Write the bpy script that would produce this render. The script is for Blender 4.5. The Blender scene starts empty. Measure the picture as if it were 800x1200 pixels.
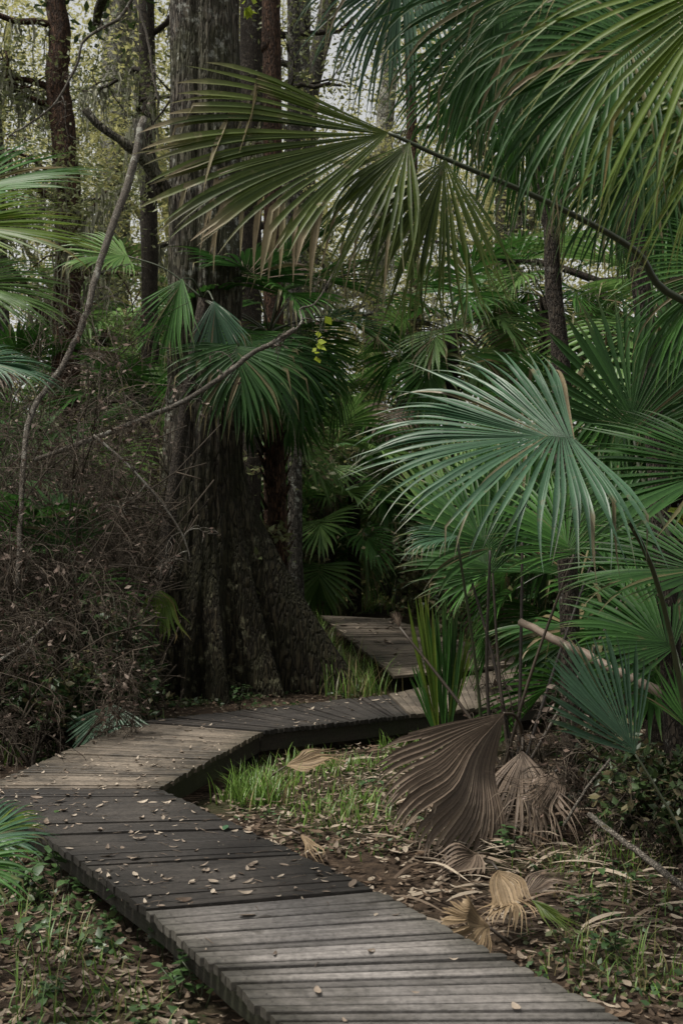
import bpy, math, random
from mathutils import Vector as V, noise, Matrix
R = math.radians
rnd = random.Random(7)
scene = bpy.context.scene
col = scene.collection
UP = V((0, 0, 1))

# ------------------------------------------------------------------ camera
F = 1400.0
CAM = V((0, 0, 1.9))
PITCH = math.atan(40 / F)
cam_d = bpy.data.cameras.new('camera')
cam = bpy.data.objects.new('camera', cam_d)
col.objects.link(cam)
cam.location = CAM
cam.rotation_euler = (R(90) + PITCH, 0, 0)
cam_d.sensor_fit = 'HORIZONTAL'
cam_d.sensor_width = 24
cam_d.lens = F * 24 / 800
cam_d.clip_end = 1000
cam_d.dof.use_dof = True
cam_d.dof.focus_distance = 8.5
cam_d.dof.aperture_fstop = 5.6
scene.camera = cam
fw = V((0, math.cos(PITCH), math.sin(PITCH)))
upv = V((0, -math.sin(PITCH), math.cos(PITCH)))


def P(px, py, d):
    """world point seen at (px, py) of the 800x1200 picture, d metres ahead"""
    r = fw + V((1, 0, 0)) * ((px - 400) / F) + upv * ((600 - py) / F)
    return CAM + r * (d / r.y)


def G(px, py, z=0.0):
    r = fw + V((1, 0, 0)) * ((px - 400) / F) + upv * ((600 - py) / F)
    return CAM + r * ((z - CAM.z) / r.z)


# ------------------------------------------------------------------ mesh collector
class MB:
    def __init__(s):
        s.v, s.f, s.c, s.p = [], [], [], []

    def add(s, vs, fs, cs=None, ps=None):
        o = len(s.v)
        s.v.extend(vs)
        s.f.extend([tuple(i + o for i in f) for f in fs])
        s.c.extend(cs if cs else [(0, .5, 0, .5)] * len(vs))
        s.p.extend(ps if ps else [(0, 0, 0)] * len(vs))

    def build(s, name, mat, parent=None, smooth=True, root=None):
        org = root.location.copy() if root is not None else V((0, 0, 0))
        me = bpy.data.meshes.new(name)
        me.from_pydata([tuple(V(v) - org) for v in s.v], [], s.f)
        a = me.color_attributes.new('tint', 'FLOAT_COLOR', 'POINT')
        a.data.foreach_set('color', [x for c in s.c for x in c])
        b = me.attributes.new('pl', 'FLOAT_VECTOR', 'POINT')
        b.data.foreach_set('vector', [x for c in s.p for x in c])
        if smooth:
            me.polygons.foreach_set('use_smooth', [True] * len(me.polygons))
        me.materials.append(mat)
        me.update()
        o = bpy.data.objects.new(name, me)
        col.objects.link(o)
        if parent is not None:
            o.parent = parent
        return o


def tag(o, label=None, cat=None, group=None, kind=None):
    for k, v in (('label', label), ('category', cat), ('group', group), ('kind', kind)):
        if v:
            o[k] = v
    return o


def thing(name, label, cat, loc, group=None):
    o = bpy.data.objects.new(name, None)
    o.empty_display_size = 0.2
    col.objects.link(o)
    o.location = loc
    return tag(o, label, cat, group)


# ------------------------------------------------------------------ materials
def new_mat(name):
    m = bpy.data.materials.new(name)
    m.use_nodes = True
    nt = m.node_tree
    nt.nodes.clear()
    return m, nt


def N(nt, t, **kw):
    n = nt.nodes.new(t)
    for k, v in kw.items():
        if k.startswith('i_'):
            n.inputs[k[2:].replace('_', ' ')].default_value = v
        else:
            setattr(n, k, v)
    return n


def L(nt, a, b):
    nt.links.new(a, b)


def mixc(nt, fac, a, b, blend='MIX'):
    n = nt.nodes.new('ShaderNodeMix')
    n.data_type = 'RGBA'
    n.blend_type = blend
    for s, v in ((n.inputs[0], fac), (n.inputs[6], a), (n.inputs[7], b)):
        if hasattr(v, 'is_output'):
            L(nt, v, s)
        else:
            s.default_value = (*v, 1) if isinstance(v, tuple) and len(v) == 3 else v
    return n.outputs[2]


def ramp(nt, fac, stops):
    n = nt.nodes.new('ShaderNodeValToRGB')
    while len(n.color_ramp.elements) < len(stops):
        n.color_ramp.elements.new(0.5)
    for e, (p, c) in zip(n.color_ramp.elements, stops):
        e.position = p
        e.color = (*c, 1) if isinstance(c, tuple) else (c, c, c, 1)
    L(nt, fac, n.inputs[0])
    return n.outputs[0]


def noise_n(nt, scale, vec=None, detail=4, rough=.55):
    n = N(nt, 'ShaderNodeTexNoise')
    n.inputs['Scale'].default_value = scale
    n.inputs['Detail'].default_value = detail
    n.inputs['Roughness'].default_value = rough
    if vec is not None:
        L(nt, vec, n.inputs['Vector'])
    return n.outputs[0]


def mapping(nt, vec, scale):
    n = N(nt, 'ShaderNodeMapping')
    n.inputs['Scale'].default_value = scale
    L(nt, vec, n.inputs['Vector'])
    return n.outputs[0]


def finish(nt, base, rough=.6, spec=.5, bump=None, bstr=.3, bdist=.02, trans=0.0, tcol=None):
    p = N(nt, 'ShaderNodeBsdfPrincipled')
    if hasattr(base, 'is_output'):
        L(nt, base, p.inputs['Base Color'])
    else:
        p.inputs['Base Color'].default_value = (*base, 1)
    if hasattr(rough, 'is_output'):
        L(nt, rough, p.inputs['Roughness'])
    else:
        p.inputs['Roughness'].default_value = rough
    p.inputs['Specular IOR Level'].default_value = spec
    if bump is not None:
        b = N(nt, 'ShaderNodeBump')
        b.inputs['Strength'].default_value = bstr
        b.inputs['Distance'].default_value = bdist
        L(nt, bump, b.inputs['Height'])
        L(nt, b.outputs[0], p.inputs['Normal'])
    out = N(nt, 'ShaderNodeOutputMaterial')
    sh = p.outputs[0]
    if trans > 0:
        t = N(nt, 'ShaderNodeBsdfTranslucent')
        if tcol is not None:
            L(nt, tcol, t.inputs[0])
        elif hasattr(base, 'is_output'):
            L(nt, base, t.inputs[0])
        else:
            t.inputs[0].default_value = (*base, 1)
        m = N(nt, 'ShaderNodeMixShader')
        m.inputs[0].default_value = trans
        L(nt, sh, m.inputs[1])
        L(nt, t.outputs[0], m.inputs[2])
        sh = m.outputs[0]
    L(nt, sh, out.inputs[0])


def leaf_mat(name, dark, mid, tan=(.2, .15, .085), rough=.38, spec=.5, trans=.18, mottle=3.0):
    """R of 'tint' = dryness, G = per-leaflet variation, A = per-leaf variation"""
    m, nt = new_mat(name)
    at = N(nt, 'ShaderNodeAttribute', attribute_name='tint')
    sp = N(nt, 'ShaderNodeSeparateColor')
    L(nt, at.outputs['Color'], sp.inputs[0])
    geo = N(nt, 'ShaderNodeNewGeometry')
    nz = noise_n(nt, mottle, geo.outputs['Position'], 3)
    mx = N(nt, 'ShaderNodeMath', operation='MULTIPLY_ADD')
    L(nt, nz, mx.inputs[0]); mx.inputs[1].default_value = .7
    ad = N(nt, 'ShaderNodeMath', operation='MULTIPLY_ADD')
    L(nt, sp.outputs[1], ad.inputs[0]); ad.inputs[1].default_value = .9; ad.inputs[2].default_value = -.28
    L(nt, ad.outputs[0], mx.inputs[2])
    base = mixc(nt, ramp(nt, mx.outputs[0], [(0, 0.0), (1, 1.0)]), dark, mid)
    base = mixc(nt, sp.outputs[0], base, tan)
    blot = noise_n(nt, 17, geo.outputs['Position'], 4, .6)
    base = mixc(nt, ramp(nt, blot, [(.62, 0.0), (.74, .55)]), base, tan)
    fine = noise_n(nt, 60, geo.outputs['Position'], 2)
    base = mixc(nt, .35, base, ramp(nt, fine, [(.3, .45), (.7, 1.0)]), 'MULTIPLY')
    finish(nt, base, rough, spec, None, trans=trans)
    return m


def bark_mat(name, c0, c1, lichen=(.3, .31, .26), lam=.62, moss=None, vs=(7, 7, 1.2), spec=.25, bd=.05, base_shade=None):
    return _bark(name, c0, c1, lichen, lam, moss, vs, spec, bd, base_shade)


def _bark(name, c0, c1, lichen=(.3, .31, .26), lam=.62, moss=None, vs=(7, 7, 1.2), spec=.25, bd=.05, base_shade=None):
    m, nt = new_mat(name)
    tc = N(nt, 'ShaderNodeNewGeometry').outputs['Position']
    mp = mapping(nt, tc, vs)
    nz = noise_n(nt, 1.6, mp, 8, .65)
    vo = N(nt, 'ShaderNodeTexVoronoi', feature='DISTANCE_TO_EDGE')
    vo.inputs['Scale'].default_value = 2.2
    wob = N(nt, 'ShaderNodeVectorMath', operation='ADD')
    nc = N(nt, 'ShaderNodeTexNoise'); nc.inputs['Scale'].default_value = 2.0
    L(nt, mp, nc.inputs['Vector']); L(nt, mp, wob.inputs[0]); L(nt, nc.outputs[1], wob.inputs[1])
    L(nt, wob.outputs[0], vo.inputs['Vector'])
    ridge = ramp(nt, vo.outputs[0], [(0, 0.0), (.22, 1.0)])
    base = mixc(nt, nz, c0, c1)
    base = mixc(nt, ridge, mixc(nt, .75, base, (.004, .0035, .003)), base)
    pat = noise_n(nt, 1.3, tc, 6, .7)
    if moss:
        base = mixc(nt, ramp(nt, pat, [(.42, 0.0), (.6, .8)]), base, moss)
    pat2 = noise_n(nt, 7, tc, 5, .7)
    pat3 = noise_n(nt, .9, tc, 2, .5)
    mm = N(nt, 'ShaderNodeMath', operation='MULTIPLY')
    L(nt, ramp(nt, pat2, [(lam - .03, 0.0), (lam + .06, 1.0)]), mm.inputs[0])
    L(nt, ramp(nt, pat3, [(.4, .1), (.6, 1.0)]), mm.inputs[1])
    base = mixc(nt, mm.outputs[0], base, lichen)
    if base_shade:  # shade towards the trunk base, painted into the bark colour by height
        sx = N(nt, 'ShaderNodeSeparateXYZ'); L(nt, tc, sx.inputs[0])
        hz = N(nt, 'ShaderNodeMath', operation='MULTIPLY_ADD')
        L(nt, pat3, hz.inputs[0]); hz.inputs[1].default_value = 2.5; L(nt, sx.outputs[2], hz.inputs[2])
        dv = N(nt, 'ShaderNodeMath', operation='DIVIDE'); L(nt, hz.outputs[0], dv.inputs[0]); dv.inputs[1].default_value = base_shade
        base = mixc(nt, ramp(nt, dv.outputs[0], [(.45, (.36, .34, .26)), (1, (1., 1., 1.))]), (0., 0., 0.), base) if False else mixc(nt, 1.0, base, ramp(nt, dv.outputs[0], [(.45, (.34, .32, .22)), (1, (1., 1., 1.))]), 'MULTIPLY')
    hb = N(nt, 'ShaderNodeMath', operation='MULTIPLY_ADD')
    L(nt, nz, hb.inputs[0]); hb.inputs[1].default_value = .6
    L(nt, ridge, hb.inputs[2])
    finish(nt, base, .85, spec, hb.outputs[0], .9, bd)
    return m


def wood_mat(name, c0, c1, dirt, dirt_amt, gritty=0.0):
    m, nt = new_mat(name)
    pl = N(nt, 'ShaderNodeAttribute', attribute_name='pl').outputs['Vector']
    at = N(nt, 'ShaderNodeAttribute', attribute_name='tint')
    sp = N(nt, 'ShaderNodeSeparateColor'); L(nt, at.outputs['Color'], sp.inputs[0])
    pos = N(nt, 'ShaderNodeNewGeometry').outputs['Position']
    grain = noise_n(nt, 1.0, mapping(nt, pl, (2.2, 75, 1)), 6, .65)
    grain2 = noise_n(nt, 1.0, mapping(nt, pl, (.9, 14, 1)), 4, .6)
    base = mixc(nt, grain2, c0, c1)
    base = mixc(nt, .75, base, ramp(nt, grain, [(.3, .42), (.62, 1.0)]), 'MULTIPLY')
    base = mixc(nt, 1.0, base, ramp(nt, sp.outputs[1], [(0, .55), (1, 1.15)]), 'MULTIPLY')
    dn = noise_n(nt, 1.5, pos, 7, .68)
    df = ramp(nt, dn, [(.62 - dirt_amt * .5, 0.0), (.74 - dirt_amt * .4, .9)])
    base = mixc(nt, df, base, dirt)
    sp2 = noise_n(nt, 42, pos, 3, .6)
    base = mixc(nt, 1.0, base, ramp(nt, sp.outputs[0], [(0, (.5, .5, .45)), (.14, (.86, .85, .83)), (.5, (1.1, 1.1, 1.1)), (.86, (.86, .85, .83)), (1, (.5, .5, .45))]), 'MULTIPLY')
    kn_ = noise_n(nt, 1.0, mapping(nt, pl, (5, 9, 1)), 2, .5)
    base = mixc(nt, ramp(nt, kn_, [(.7, 0.0), (.76, .7)]), base, (.03, .024, .018))
    base = mixc(nt, sp.outputs[2], base, (.012, .01, .009))
    base = mixc(nt, .55, base, ramp(nt, sp2, [(.34, .4), (.6, 1.1)]), 'MULTIPLY')
    # worn pale plank noses and grime beside the gaps
    b = N(nt, 'ShaderNodeMath', operation='MULTIPLY_ADD')
    L(nt, grain, b.inputs[0]); b.inputs[1].default_value = 1.0
    L(nt, sp2, b.inputs[2])
    finish(nt, base, ramp(nt, dn, [(.3, .85), (.7, .55)]), .35, b.outputs[0], .55, .006)
    return m


M = {}
M['palm'] = leaf_mat('palm_green', (.012, .05, .009), (.075, .19, .038), rough=.45, spec=.25, trans=.3)
M['palm_blue'] = leaf_mat('palm_blue_green', (.02, .06, .03), (.066, .145, .076), rough=.4, spec=.4, trans=.15)
M['palm_dark'] = leaf_mat('palm_dark_green', (.009, .036, .008), (.045, .115, .028), rough=.45, spec=.22, trans=.25)
M['palm_lime'] = leaf_mat('palm_yellow_green', (.035, .085, .009), (.15, .22, .032), tan=(.28, .2, .09), trans=.38, rough=.42, spec=.3)
M['palm_olive'] = leaf_mat('palm_olive', (.022, .045, .008), (.105, .145, .028), tan=(.3, .24, .15), trans=.34, rough=.45, spec=.25)
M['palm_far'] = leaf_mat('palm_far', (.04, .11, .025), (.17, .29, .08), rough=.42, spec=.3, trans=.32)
M['dead'] = leaf_mat('dead_palm_brown', (.06, .043, .032), (.19, .142, .105), tan=(.27, .21, .155), rough=.55, spec=.25, trans=.06)
M['tan'] = leaf_mat('dead_palm_tan', (.1, .068, .038), (.3, .215, .125), tan=(.4, .3, .19), rough=.6, spec=.25, trans=.15)
M['petiole'] = leaf_mat('petiole_green', (.02, .03, .012), (.05, .06, .025), rough=.45, trans=0)
M['petiole_brown'] = leaf_mat('petiole_brown', (.02, .014, .009), (.06, .042, .026), rough=.6, trans=0)
M['foliage'] = leaf_mat('foliage_olive', (.07, .09, .035), (.23, .25, .11), rough=.5, spec=.35, trans=.3, mottle=.6)
M['foliage_dark'] = leaf_mat('foliage_dark', (.015, .032, .011), (.06, .1, .03), rough=.45, spec=.4, trans=.2, mottle=.8)
M['foliage_far'] = leaf_mat('foliage_far', (.26, .27, .09), (.58, .55, .26), rough=.6, spec=.2, trans=.5, mottle=.35)  # paler than real leaves: background light and haze put into the colour
M['moss'] = leaf_mat('hanging_moss', (.14, .145, .1), (.32, .32, .24), rough=.8, spec=.1, trans=.2)
M['grass'] = leaf_mat('grass_green', (.05, .115, .015), (.18, .33, .05), tan=(.28, .22, .11), rough=.45, trans=.3)
M['weed'] = leaf_mat('weed_green', (.025, .06, .018), (.07, .13, .04), rough=.4, trans=.2)
M['yellow'] = leaf_mat('yellow_green_leaf', (.25, .33, .03), (.42, .5, .06), rough=.45, trans=.4)
M['litter'] = leaf_mat('leaf_litter', (.03, .02, .013), (.15, .1, .065), tan=(.36, .3, .23), rough=.7, spec=.25, trans=.05, mottle=1.3)
M['deadleaf'] = leaf_mat('dead_leaf_pale', (.06, .04, .028), (.28, .22, .17), tan=(.45, .38, .3), rough=.6, spec=.3, trans=.05)
M['twig'] = leaf_mat('dry_twig', (.022, .017, .012), (.1, .08, .06), rough=.8, spec=.2, trans=0, mottle=2)
M['twigleaf'] = leaf_mat('withered_leaf', (.03, .018, .014), (.16, .11, .085), tan=(.3, .24, .2), rough=.65, spec=.2, trans=.1)
M['bark'] = bark_mat('bark_big', (.04, .033, .026), (.17, .145, .115), (.42, .43, .38), .575, moss=(.05, .052, .026), base_shade=6.5)
M['bark_red'] = bark_mat('bark_reddish', (.04, .022, .014), (.16, .085, .05), (.2, .2, .15), .66, vs=(14, 14, 3))
M['bark_grey'] = bark_mat('bark_grey', (.05, .044, .036), (.17, .155, .125), (.42, .43, .37), .58, vs=(12, 12, 3))
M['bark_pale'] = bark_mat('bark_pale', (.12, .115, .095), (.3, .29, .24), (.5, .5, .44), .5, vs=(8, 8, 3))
M['bark_dark'] = bark_mat('bark_dark', (.025, .02, .015), (.1, .08, .06), (.25, .25, .22), .64, vs=(22, 22, 6), bd=.02)
M['branch'] = bark_mat('bark_branch', (.1, .085, .07), (.3, .265, .22), (.4, .4, .35), .55, vs=(30, 30, 30), bd=.012)
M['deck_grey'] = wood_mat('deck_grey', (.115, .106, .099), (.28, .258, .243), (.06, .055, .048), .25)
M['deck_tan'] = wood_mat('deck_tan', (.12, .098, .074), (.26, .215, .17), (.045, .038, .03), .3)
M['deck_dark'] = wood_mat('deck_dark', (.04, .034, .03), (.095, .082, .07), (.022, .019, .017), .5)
M['beam'] = wood_mat('beam', (.018, .015, .011), (.05, .041, .032), (.018, .02, .01), .4)

# ground material
m, nt = new_mat('forest_floor')
pos = N(nt, 'ShaderNodeNewGeometry').outputs['Position']
n1 = noise_n(nt, .8, pos, 6); n2 = noise_n(nt, 14, pos, 6, .7)
b_ = mixc(nt, ramp(nt, n2, [(.35, 0.0), (.65, 1.0)]), (.016, .011, .008), (.075, .052, .035))
b_ = mixc(nt, ramp(nt, n1, [(.5, 0.0), (.68, .7)]), b_, (.028, .036, .012))
finish(nt, b_, .95, .15, n2, .9, .05)
M['ground'] = m


# ------------------------------------------------------------------ shape helpers
def frame(d):
    d = d.normalized()
    a = d.cross(UP)
    if a.length < 1e-3:
        a = V((1, 0, 0))
    a.normalize()
    return a, d.cross(a).normalized()


def tube(mb, pts, rad, n=6, g=None, dry=0.0, ph=0, jit=0.0):
    pts = [V(p) for p in pts]
    K = len(pts)
    if not hasattr(rad, '__len__'):
        rad = [rad] * K
    vs, fs = [], []
    a = None
    for i, p in enumerate(pts):
        d = (pts[min(i + 1, K - 1)] - pts[max(i - 1, 0)])
        if d.length < 1e-6:
            d = UP.copy()
        d.normalize()
        if a is None:
            a, b = frame(d)
        else:
            a = (a - d * a.dot(d))
            a = a.normalized() if a.length > 1e-5 else frame(d)[0]
            b = d.cross(a)
        for k in range(n):
            t = 2 * math.pi * k / n + ph
            r = rad[i] * (1 + (rnd.uniform(-jit, jit) if jit else 0))
            vs.append(p + a * (math.cos(t) * r) + b * (math.sin(t) * r))
    for i in range(K - 1):
        for k in range(n):
            k2 = (k + 1) % n
            fs.append((i * n + k, i * n + k2, (i + 1) * n + k2, (i + 1) * n + k))
    fs.append(tuple(range(n))[::-1])
    fs.append(tuple((K - 1) * n + k for k in range(n)))
    gg = rnd.random() if g is None else g
    mb.add(vs, fs, [(dry, gg, 0, gg)] * len(vs))


def spline(pts, n):
    """Catmull-Rom through pts, n samples per span"""
    pts = [V(p) for p in pts]
    if len(pts) < 3:
        return [pts[0].lerp(pts[-1], i / n) for i in range(n + 1)]
    q = [pts[0] * 2 - pts[1]] + pts + [pts[-1] * 2 - pts[-2]]
    out = []
    for i in range(1, len(q) - 2):
        for k in range(n):
            t = k / n
            p0, p1, p2, p3 = q[i - 1], q[i], q[i + 1], q[i + 2]
            out.append(0.5 * ((2 * p1) + (p2 - p0) * t + (2 * p0 - 5 * p1 + 4 * p2 - p3) * t * t + (3 * p1 - p0 - 3 * p2 + p3) * t ** 3))
    out.append(pts[-1])
    return out


def blade(mb, hub, axis, nrm, Rr, n=44, spread=(100, 100), costa=.25, curl=20, fold=.15, droop=(.6, .6), split=.5,
          brk=.08, dry=.35, steps=11, rs=None, wid=1.0, alldry=0.0, jit=.04, wave=0.0, crumple=.012):
    """costapalmate fan: n pleated leaflets off a curving costa, joined to `split`, tips hanging"""
    rs = rs or rnd
    a = V(axis).normalized()
    nn = V(nrm)
    nn = (nn - a * nn.dot(a)).normalized()
    s = a.cross(nn)          # +s is the u>0 side
    K = 10
    cp, ct, cn = [V(hub)], [a.copy()], [nn.copy()]
    ta, tn = a.copy(), nn.copy()
    for k in range(K):
        rot = Matrix.Rotation(-R(curl) / K, 3, s)
        ta = rot @ ta
        tn = rot @ tn
        cp.append(cp[-1] + ta * (costa * Rr / K)); ct.append(ta.copy()); cn.append(tn.copy())
    fr = rs.random()
    per = 3
    for i in range(n):
        u = -1 + 2 * (i + .5) / n
        ang = R(spread[1] if u > 0 else spread[0]) * abs(u) * (1 if u > 0 else -1)
        ang += R(rs.uniform(-1, 1)) * 60 * jit
        ci = (1 - abs(u)) ** 1.1 * K
        k0 = min(int(ci), K - 1); w = ci - k0
        o = cp[k0].lerp(cp[k0 + 1], w); t_ = ct[k0].lerp(ct[k0 + 1], w).normalized(); n_ = cn[k0].lerp(cn[k0 + 1], w).normalized()
        d = t_ * math.cos(ang) + s * math.sin(ang) + n_ * (fold * abs(math.sin(ang)))
        d.normalize()
        lat = n_.cross(d).normalized()
        Ls = Rr * (1 - .22 * abs(u) ** 2) * rs.uniform(1 - jit * 2, 1 + jit) - costa * Rr * .55 * (1 - abs(u))
        dth = R(spread[0] + spread[1]) / n
        dr = droop[0] + (droop[1] - droop[0]) * (u * .5 + .5)
        dr *= rs.uniform(.75, 1.3)
        bt = rs.uniform(.55, .85) if rs.random() < brk else 2
        g = min(1, max(0, .5 + .25 * math.sin(i * 1.9 + fr * 6) + rs.uniform(-.25, .25)))
        tipdry = dry * rs.uniform(0, 1.6) ** 1.3
        sdry = rs.uniform(.5, .95) if rs.random() < .03 else 0
        if sdry:
            dr = dr * 1.8 + .3
        p = o.copy()
        vs, fs, cs = [], [], []
        tw = rs.uniform(-.5, .5)
        sp_ = split * rs.uniform(.85, 1.12)
        wmax = Rr * sp_ * dth * .54 * wid + costa * Rr * .25 / n
        side = rs.uniform(-.06, .06)
        for k in range(steps + 1):
            t = k / steps
            if t <= sp_:
                hw = max(.0012, min(wmax, (Ls * t * dth * .54 + costa * Rr * .5 / n) * wid))
            else:
                hw = wmax * max(.03, 1 - ((t - sp_) / (1 - sp_)) ** 1.25)
            nloc = lat.cross(d).normalized()
            if nloc.dot(n_) < 0 and nloc.dot(cn[0]) < 0:
                pass
            pl = .42 if t <= sp_ else .42 + .5 * (t - sp_)
            for sg in (-1, 0, 1):
                vs.append(p + lat * (sg * hw) + nloc * ((hw * pl * 1.3) if sg == 0 else 0))
                cd = min(1, max(alldry, sdry, tipdry * max(0, (t - .72) / .28) ** 1.5 if t < bt else max(.75, tipdry)))
                cs.append((cd, g if sg else min(1, g + .22), t, fr))
            if k < steps:
                wgt = max(0, t - sp_ * .45)
                d = d + V((0, 0, -1)) * (dr * wgt * 2.6 / steps)
                if t > sp_:
                    d = d + lat * (side + wave * math.sin(t * 9 + i))
                if k / steps >= bt and (k - 1) / steps < bt:
                    d = d * .25 + V((rs.uniform(-.2, .2), rs.uniform(-.2, .2), -1))
                d.normalize()
                lat = (lat - d * lat.dot(d))
                lat = lat.normalized() if lat.length > .05 else frame(d)[0]
                if t > sp_:
                    lat = (lat + d.cross(lat) * (tw * .25)).normalized()
                p = p + d * (Ls / steps)
        if crumple:
            vs = [q + noise.noise_vector(q * (2.2 / Rr)) * (crumple * Rr * min(1, 1.6 * (j // 3) / steps)) for j, q in enumerate(vs)]
        for k in range(steps):
            b0 = k * per; b1 = b0 + per
            fs.append((b0, b0 + 1, b1 + 1, b1)); fs.append((b0 + 1, b0 + 2, b1 + 2, b1 + 1))
        mb.add(vs, fs, cs)


def frond(root, pts, tip, nrm, Rr=None, mat='palm', pr=(.016, .009), pmat='petiole', label=None, extra=(), **kw):
    """one leaf of a palm thing: petiole along pts (ends at the hub), fan blade towards tip"""
    pts = [V(p) for p in pts]
    hub = pts[-1]
    ax = V(tip) - hub
    mb = MB()
    blade(mb, hub, ax, nrm, Rr or ax.length, **kw)
    for (h2, t2, n2, k2) in extra:
        kk = dict(kw); kk.update(k2)
        blade(mb, V(h2), V(t2) - V(h2), n2, **kk)
    f = mb.build('frond', M[mat], root, root=root)
    if label:
        f['label'] = label
    pb = MB()
    sp = spline(pts, 6)
    k = len(sp) - 1
    tube(pb, sp, [pr[0] + (pr[1] - pr[0]) * i / k for i in range(k + 1)], 6)
    pb.build('petiole', M[pmat], f, root=root)
    return f


def palm_crown(root, top, n, pl, Rr, el=(75, -35), mats=('palm',), seg=28, steps=8, droop=.8, skip=None, costa=.35, curl=45, dead=0.0, az0=None, azr=(0, 360), pr=(.016, .009), **kw):
    rs = random.Random(rnd.random())
    az = rs.uniform(0, 360) if az0 is None else az0
    for i in range(n):
        t = i / max(1, n - 1)
        az += 137.5 + rs.uniform(-14, 14)
        A = R(azr[0] + (az % 360) * (azr[1] - azr[0]) / 360)
        e = R(el[0] + (el[1] - el[0]) * t + rs.uniform(-9, 9))
        h = V((math.cos(A), math.sin(A), 0))
        d = h * math.cos(e) + UP * math.sin(e)
        p = V(top)
        pts = [p.copy()]
        Lp = pl * rs.uniform(.8, 1.2)
        for k in range(3):
            p = p + d * (Lp / 3)
            pts.append(p.copy())
            d = (d + V((0, 0, -.16))).normalized()
        nr = (UP - d * d.dot(UP))
        if nr.length < .05:
            nr = -h
        nr = nr.normalized() + V((rs.uniform(-.3, .3), rs.uniform(-.3, .3), 0))
        isdead = rs.random() < dead * t * 2
        frond(root, pts, p + d, nr, Rr * rs.uniform(.8, 1.12), 'dead' if isdead else rs.choice(mats),
              pmat='petiole_brown' if isdead else 'petiole', pr=pr, n=seg, steps=steps, costa=costa, curl=curl * rs.uniform(.6, 1.4),
              droop=(droop * rs.uniform(.6, 1.3) + (1.2 if isdead else 0),) * 2, rs=rs, **kw)


def palm(label, base, h, tr, n, pl, Rr, group=None, lean=(0, 0), trunkmat='bark_dark', name='palm', cat='palm', **kw):
    root = thing(name, label, cat, base, group)
    top = V(base) + V((lean[0], lean[1], h))
    if h > .25:
        tb = MB()
        k = 12
        sp = spline([V(base) - UP * .05, V(base).lerp(top, .5) + V((lean[0] * -.15, 0, 0)), top], k // 2)
        tube(tb, sp, [tr * (1.15 - .25 * i / k) * rnd.uniform(.94, 1.06) for i in range(len(sp))], 12, jit=.06)
        # old leaf bases
        for i in range(int(h * 14)):
            z = rnd.uniform(.3, 1) * h
            A = rnd.uniform(0, 6.28)
            c = V(base).lerp(top, z / h)
            q = c + V((math.cos(A), math.sin(A), 0)) * tr * .9
            e = q + V((math.cos(A) * tr * .8, math.sin(A) * tr * .8, tr * 1.6))
            tube(tb, [q, e], [tr * .22, tr * .08], 4)
        tb.build('trunk', M[trunkmat], root, root=root)
    palm_crown(root, top, n, pl, Rr, **kw)
    return root


def leafcards(mb, cen, spread, count, size, flat=.5, rs=None, asp=.45, tip=0.0, g0=0.0, g1=1.0, down=0.0):
    rs = rs or rnd
    fr = rs.random()
    for _ in range(count):
        while True:
            q = V((rs.uniform(-1, 1), rs.uniform(-1, 1), rs.uniform(-1, 1)))
            if q.length < 1:
                break
        c = V(cen) + V((q.x * spread[0], q.y * spread[1], q.z * spread[2]))
        d = V((rs.gauss(0, 1), rs.gauss(0, 1), rs.gauss(0, flat) - down)).normalized()
        a, b = frame(d)
        th = rs.uniform(0, 6.28) if rs.random() < .6 else rs.uniform(-.6, .6)
        w = a * math.cos(th) + b * math.sin(th)
        nl = d.cross(w)
        L_ = size * rs.uniform(.6, 1.35); W = L_ * asp
        g = g0 + (g1 - g0) * min(1, max(0, .5 * fr + .5 * rs.random()))
        vs = [c, c + d * L_ * .45 + w * W * .5, c + d * L_ + nl * L_ * -.12, c + d * L_ * .45 - w * W * .5]
        mb.add(vs, [(0, 1, 2), (0, 2, 3)], [(tip if rs.random() < .3 else 0, g, 0, fr)] * 4)


def limb(mb, p, d, ln, r, seg, rs, wig=.25, grav=.0, n=5):
    pts = [V(p)]
    d = V(d).normalized()
    for k in range(seg):
        d = (d + V((rs.gauss(0, wig), rs.gauss(0, wig), rs.gauss(0, wig) - grav))).normalized()
        pts.append(pts[-1] + d * (ln / seg))
    tube(mb, pts, [r * (1 - .75 * k / seg) for k in range(seg + 1)], n)
    return pts, d


# ------------------------------------------------------------------ ground
DZ = .3          # deck height above the soil


def gz(x, y):
    z = .05 * noise.noise(V((x * .5, y * .5, 0))) + .03 * noise.noise(V((x * 1.7, y * 1.7, 3)))
    # bank on the right of the walk sits nearly level with it
    b = math.exp(-((x - .4) / 1.3) ** 2 - ((y - 8.2) / 1.9) ** 2)
    z += .13 * b
    if y > 16.5:
        z += 1.5 * (1 - math.exp(-(y - 16.5) * .042))
    return z


gb = MB()
xs = sorted(set([-160, -110, -80, -60, -45, -34, -26, -20] + [i * .25 for i in range(-64, 65)] + [20, 26, 34, 45, 60, 80, 110, 160]))
ys = sorted(set([-120, -80, -50, -30, -18, -10, -5] + [-2 + i * .25 for i in range(0, 129)] + [33, 38, 45, 55, 70, 90, 120, 170, 240]))
W_ = len(xs)
gb.add([V((x, y, gz(x, y))) for y in ys for x in xs],
       [(j * W_ + i, j * W_ + i + 1, (j + 1) * W_ + i + 1, (j + 1) * W_ + i) for j in range(len(ys) - 1) for i in range(W_ - 1)])
tag(gb.build('ground', M['ground']), kind='structure')


def GG(px, py):
    d = 2.5
    while d < 70:
        p = P(px, py, d)
        if p.z <= gz(p.x, p.y):
            break
        d *= 1.01
    return V((p.x, p.y, gz(p.x, p.y)))


# ------------------------------------------------------------------ boardwalk
walk = thing('boardwalk', 'narrow weathered timber boardwalk winding between the palms', 'boardwalk', (0, 6, 0))


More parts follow.
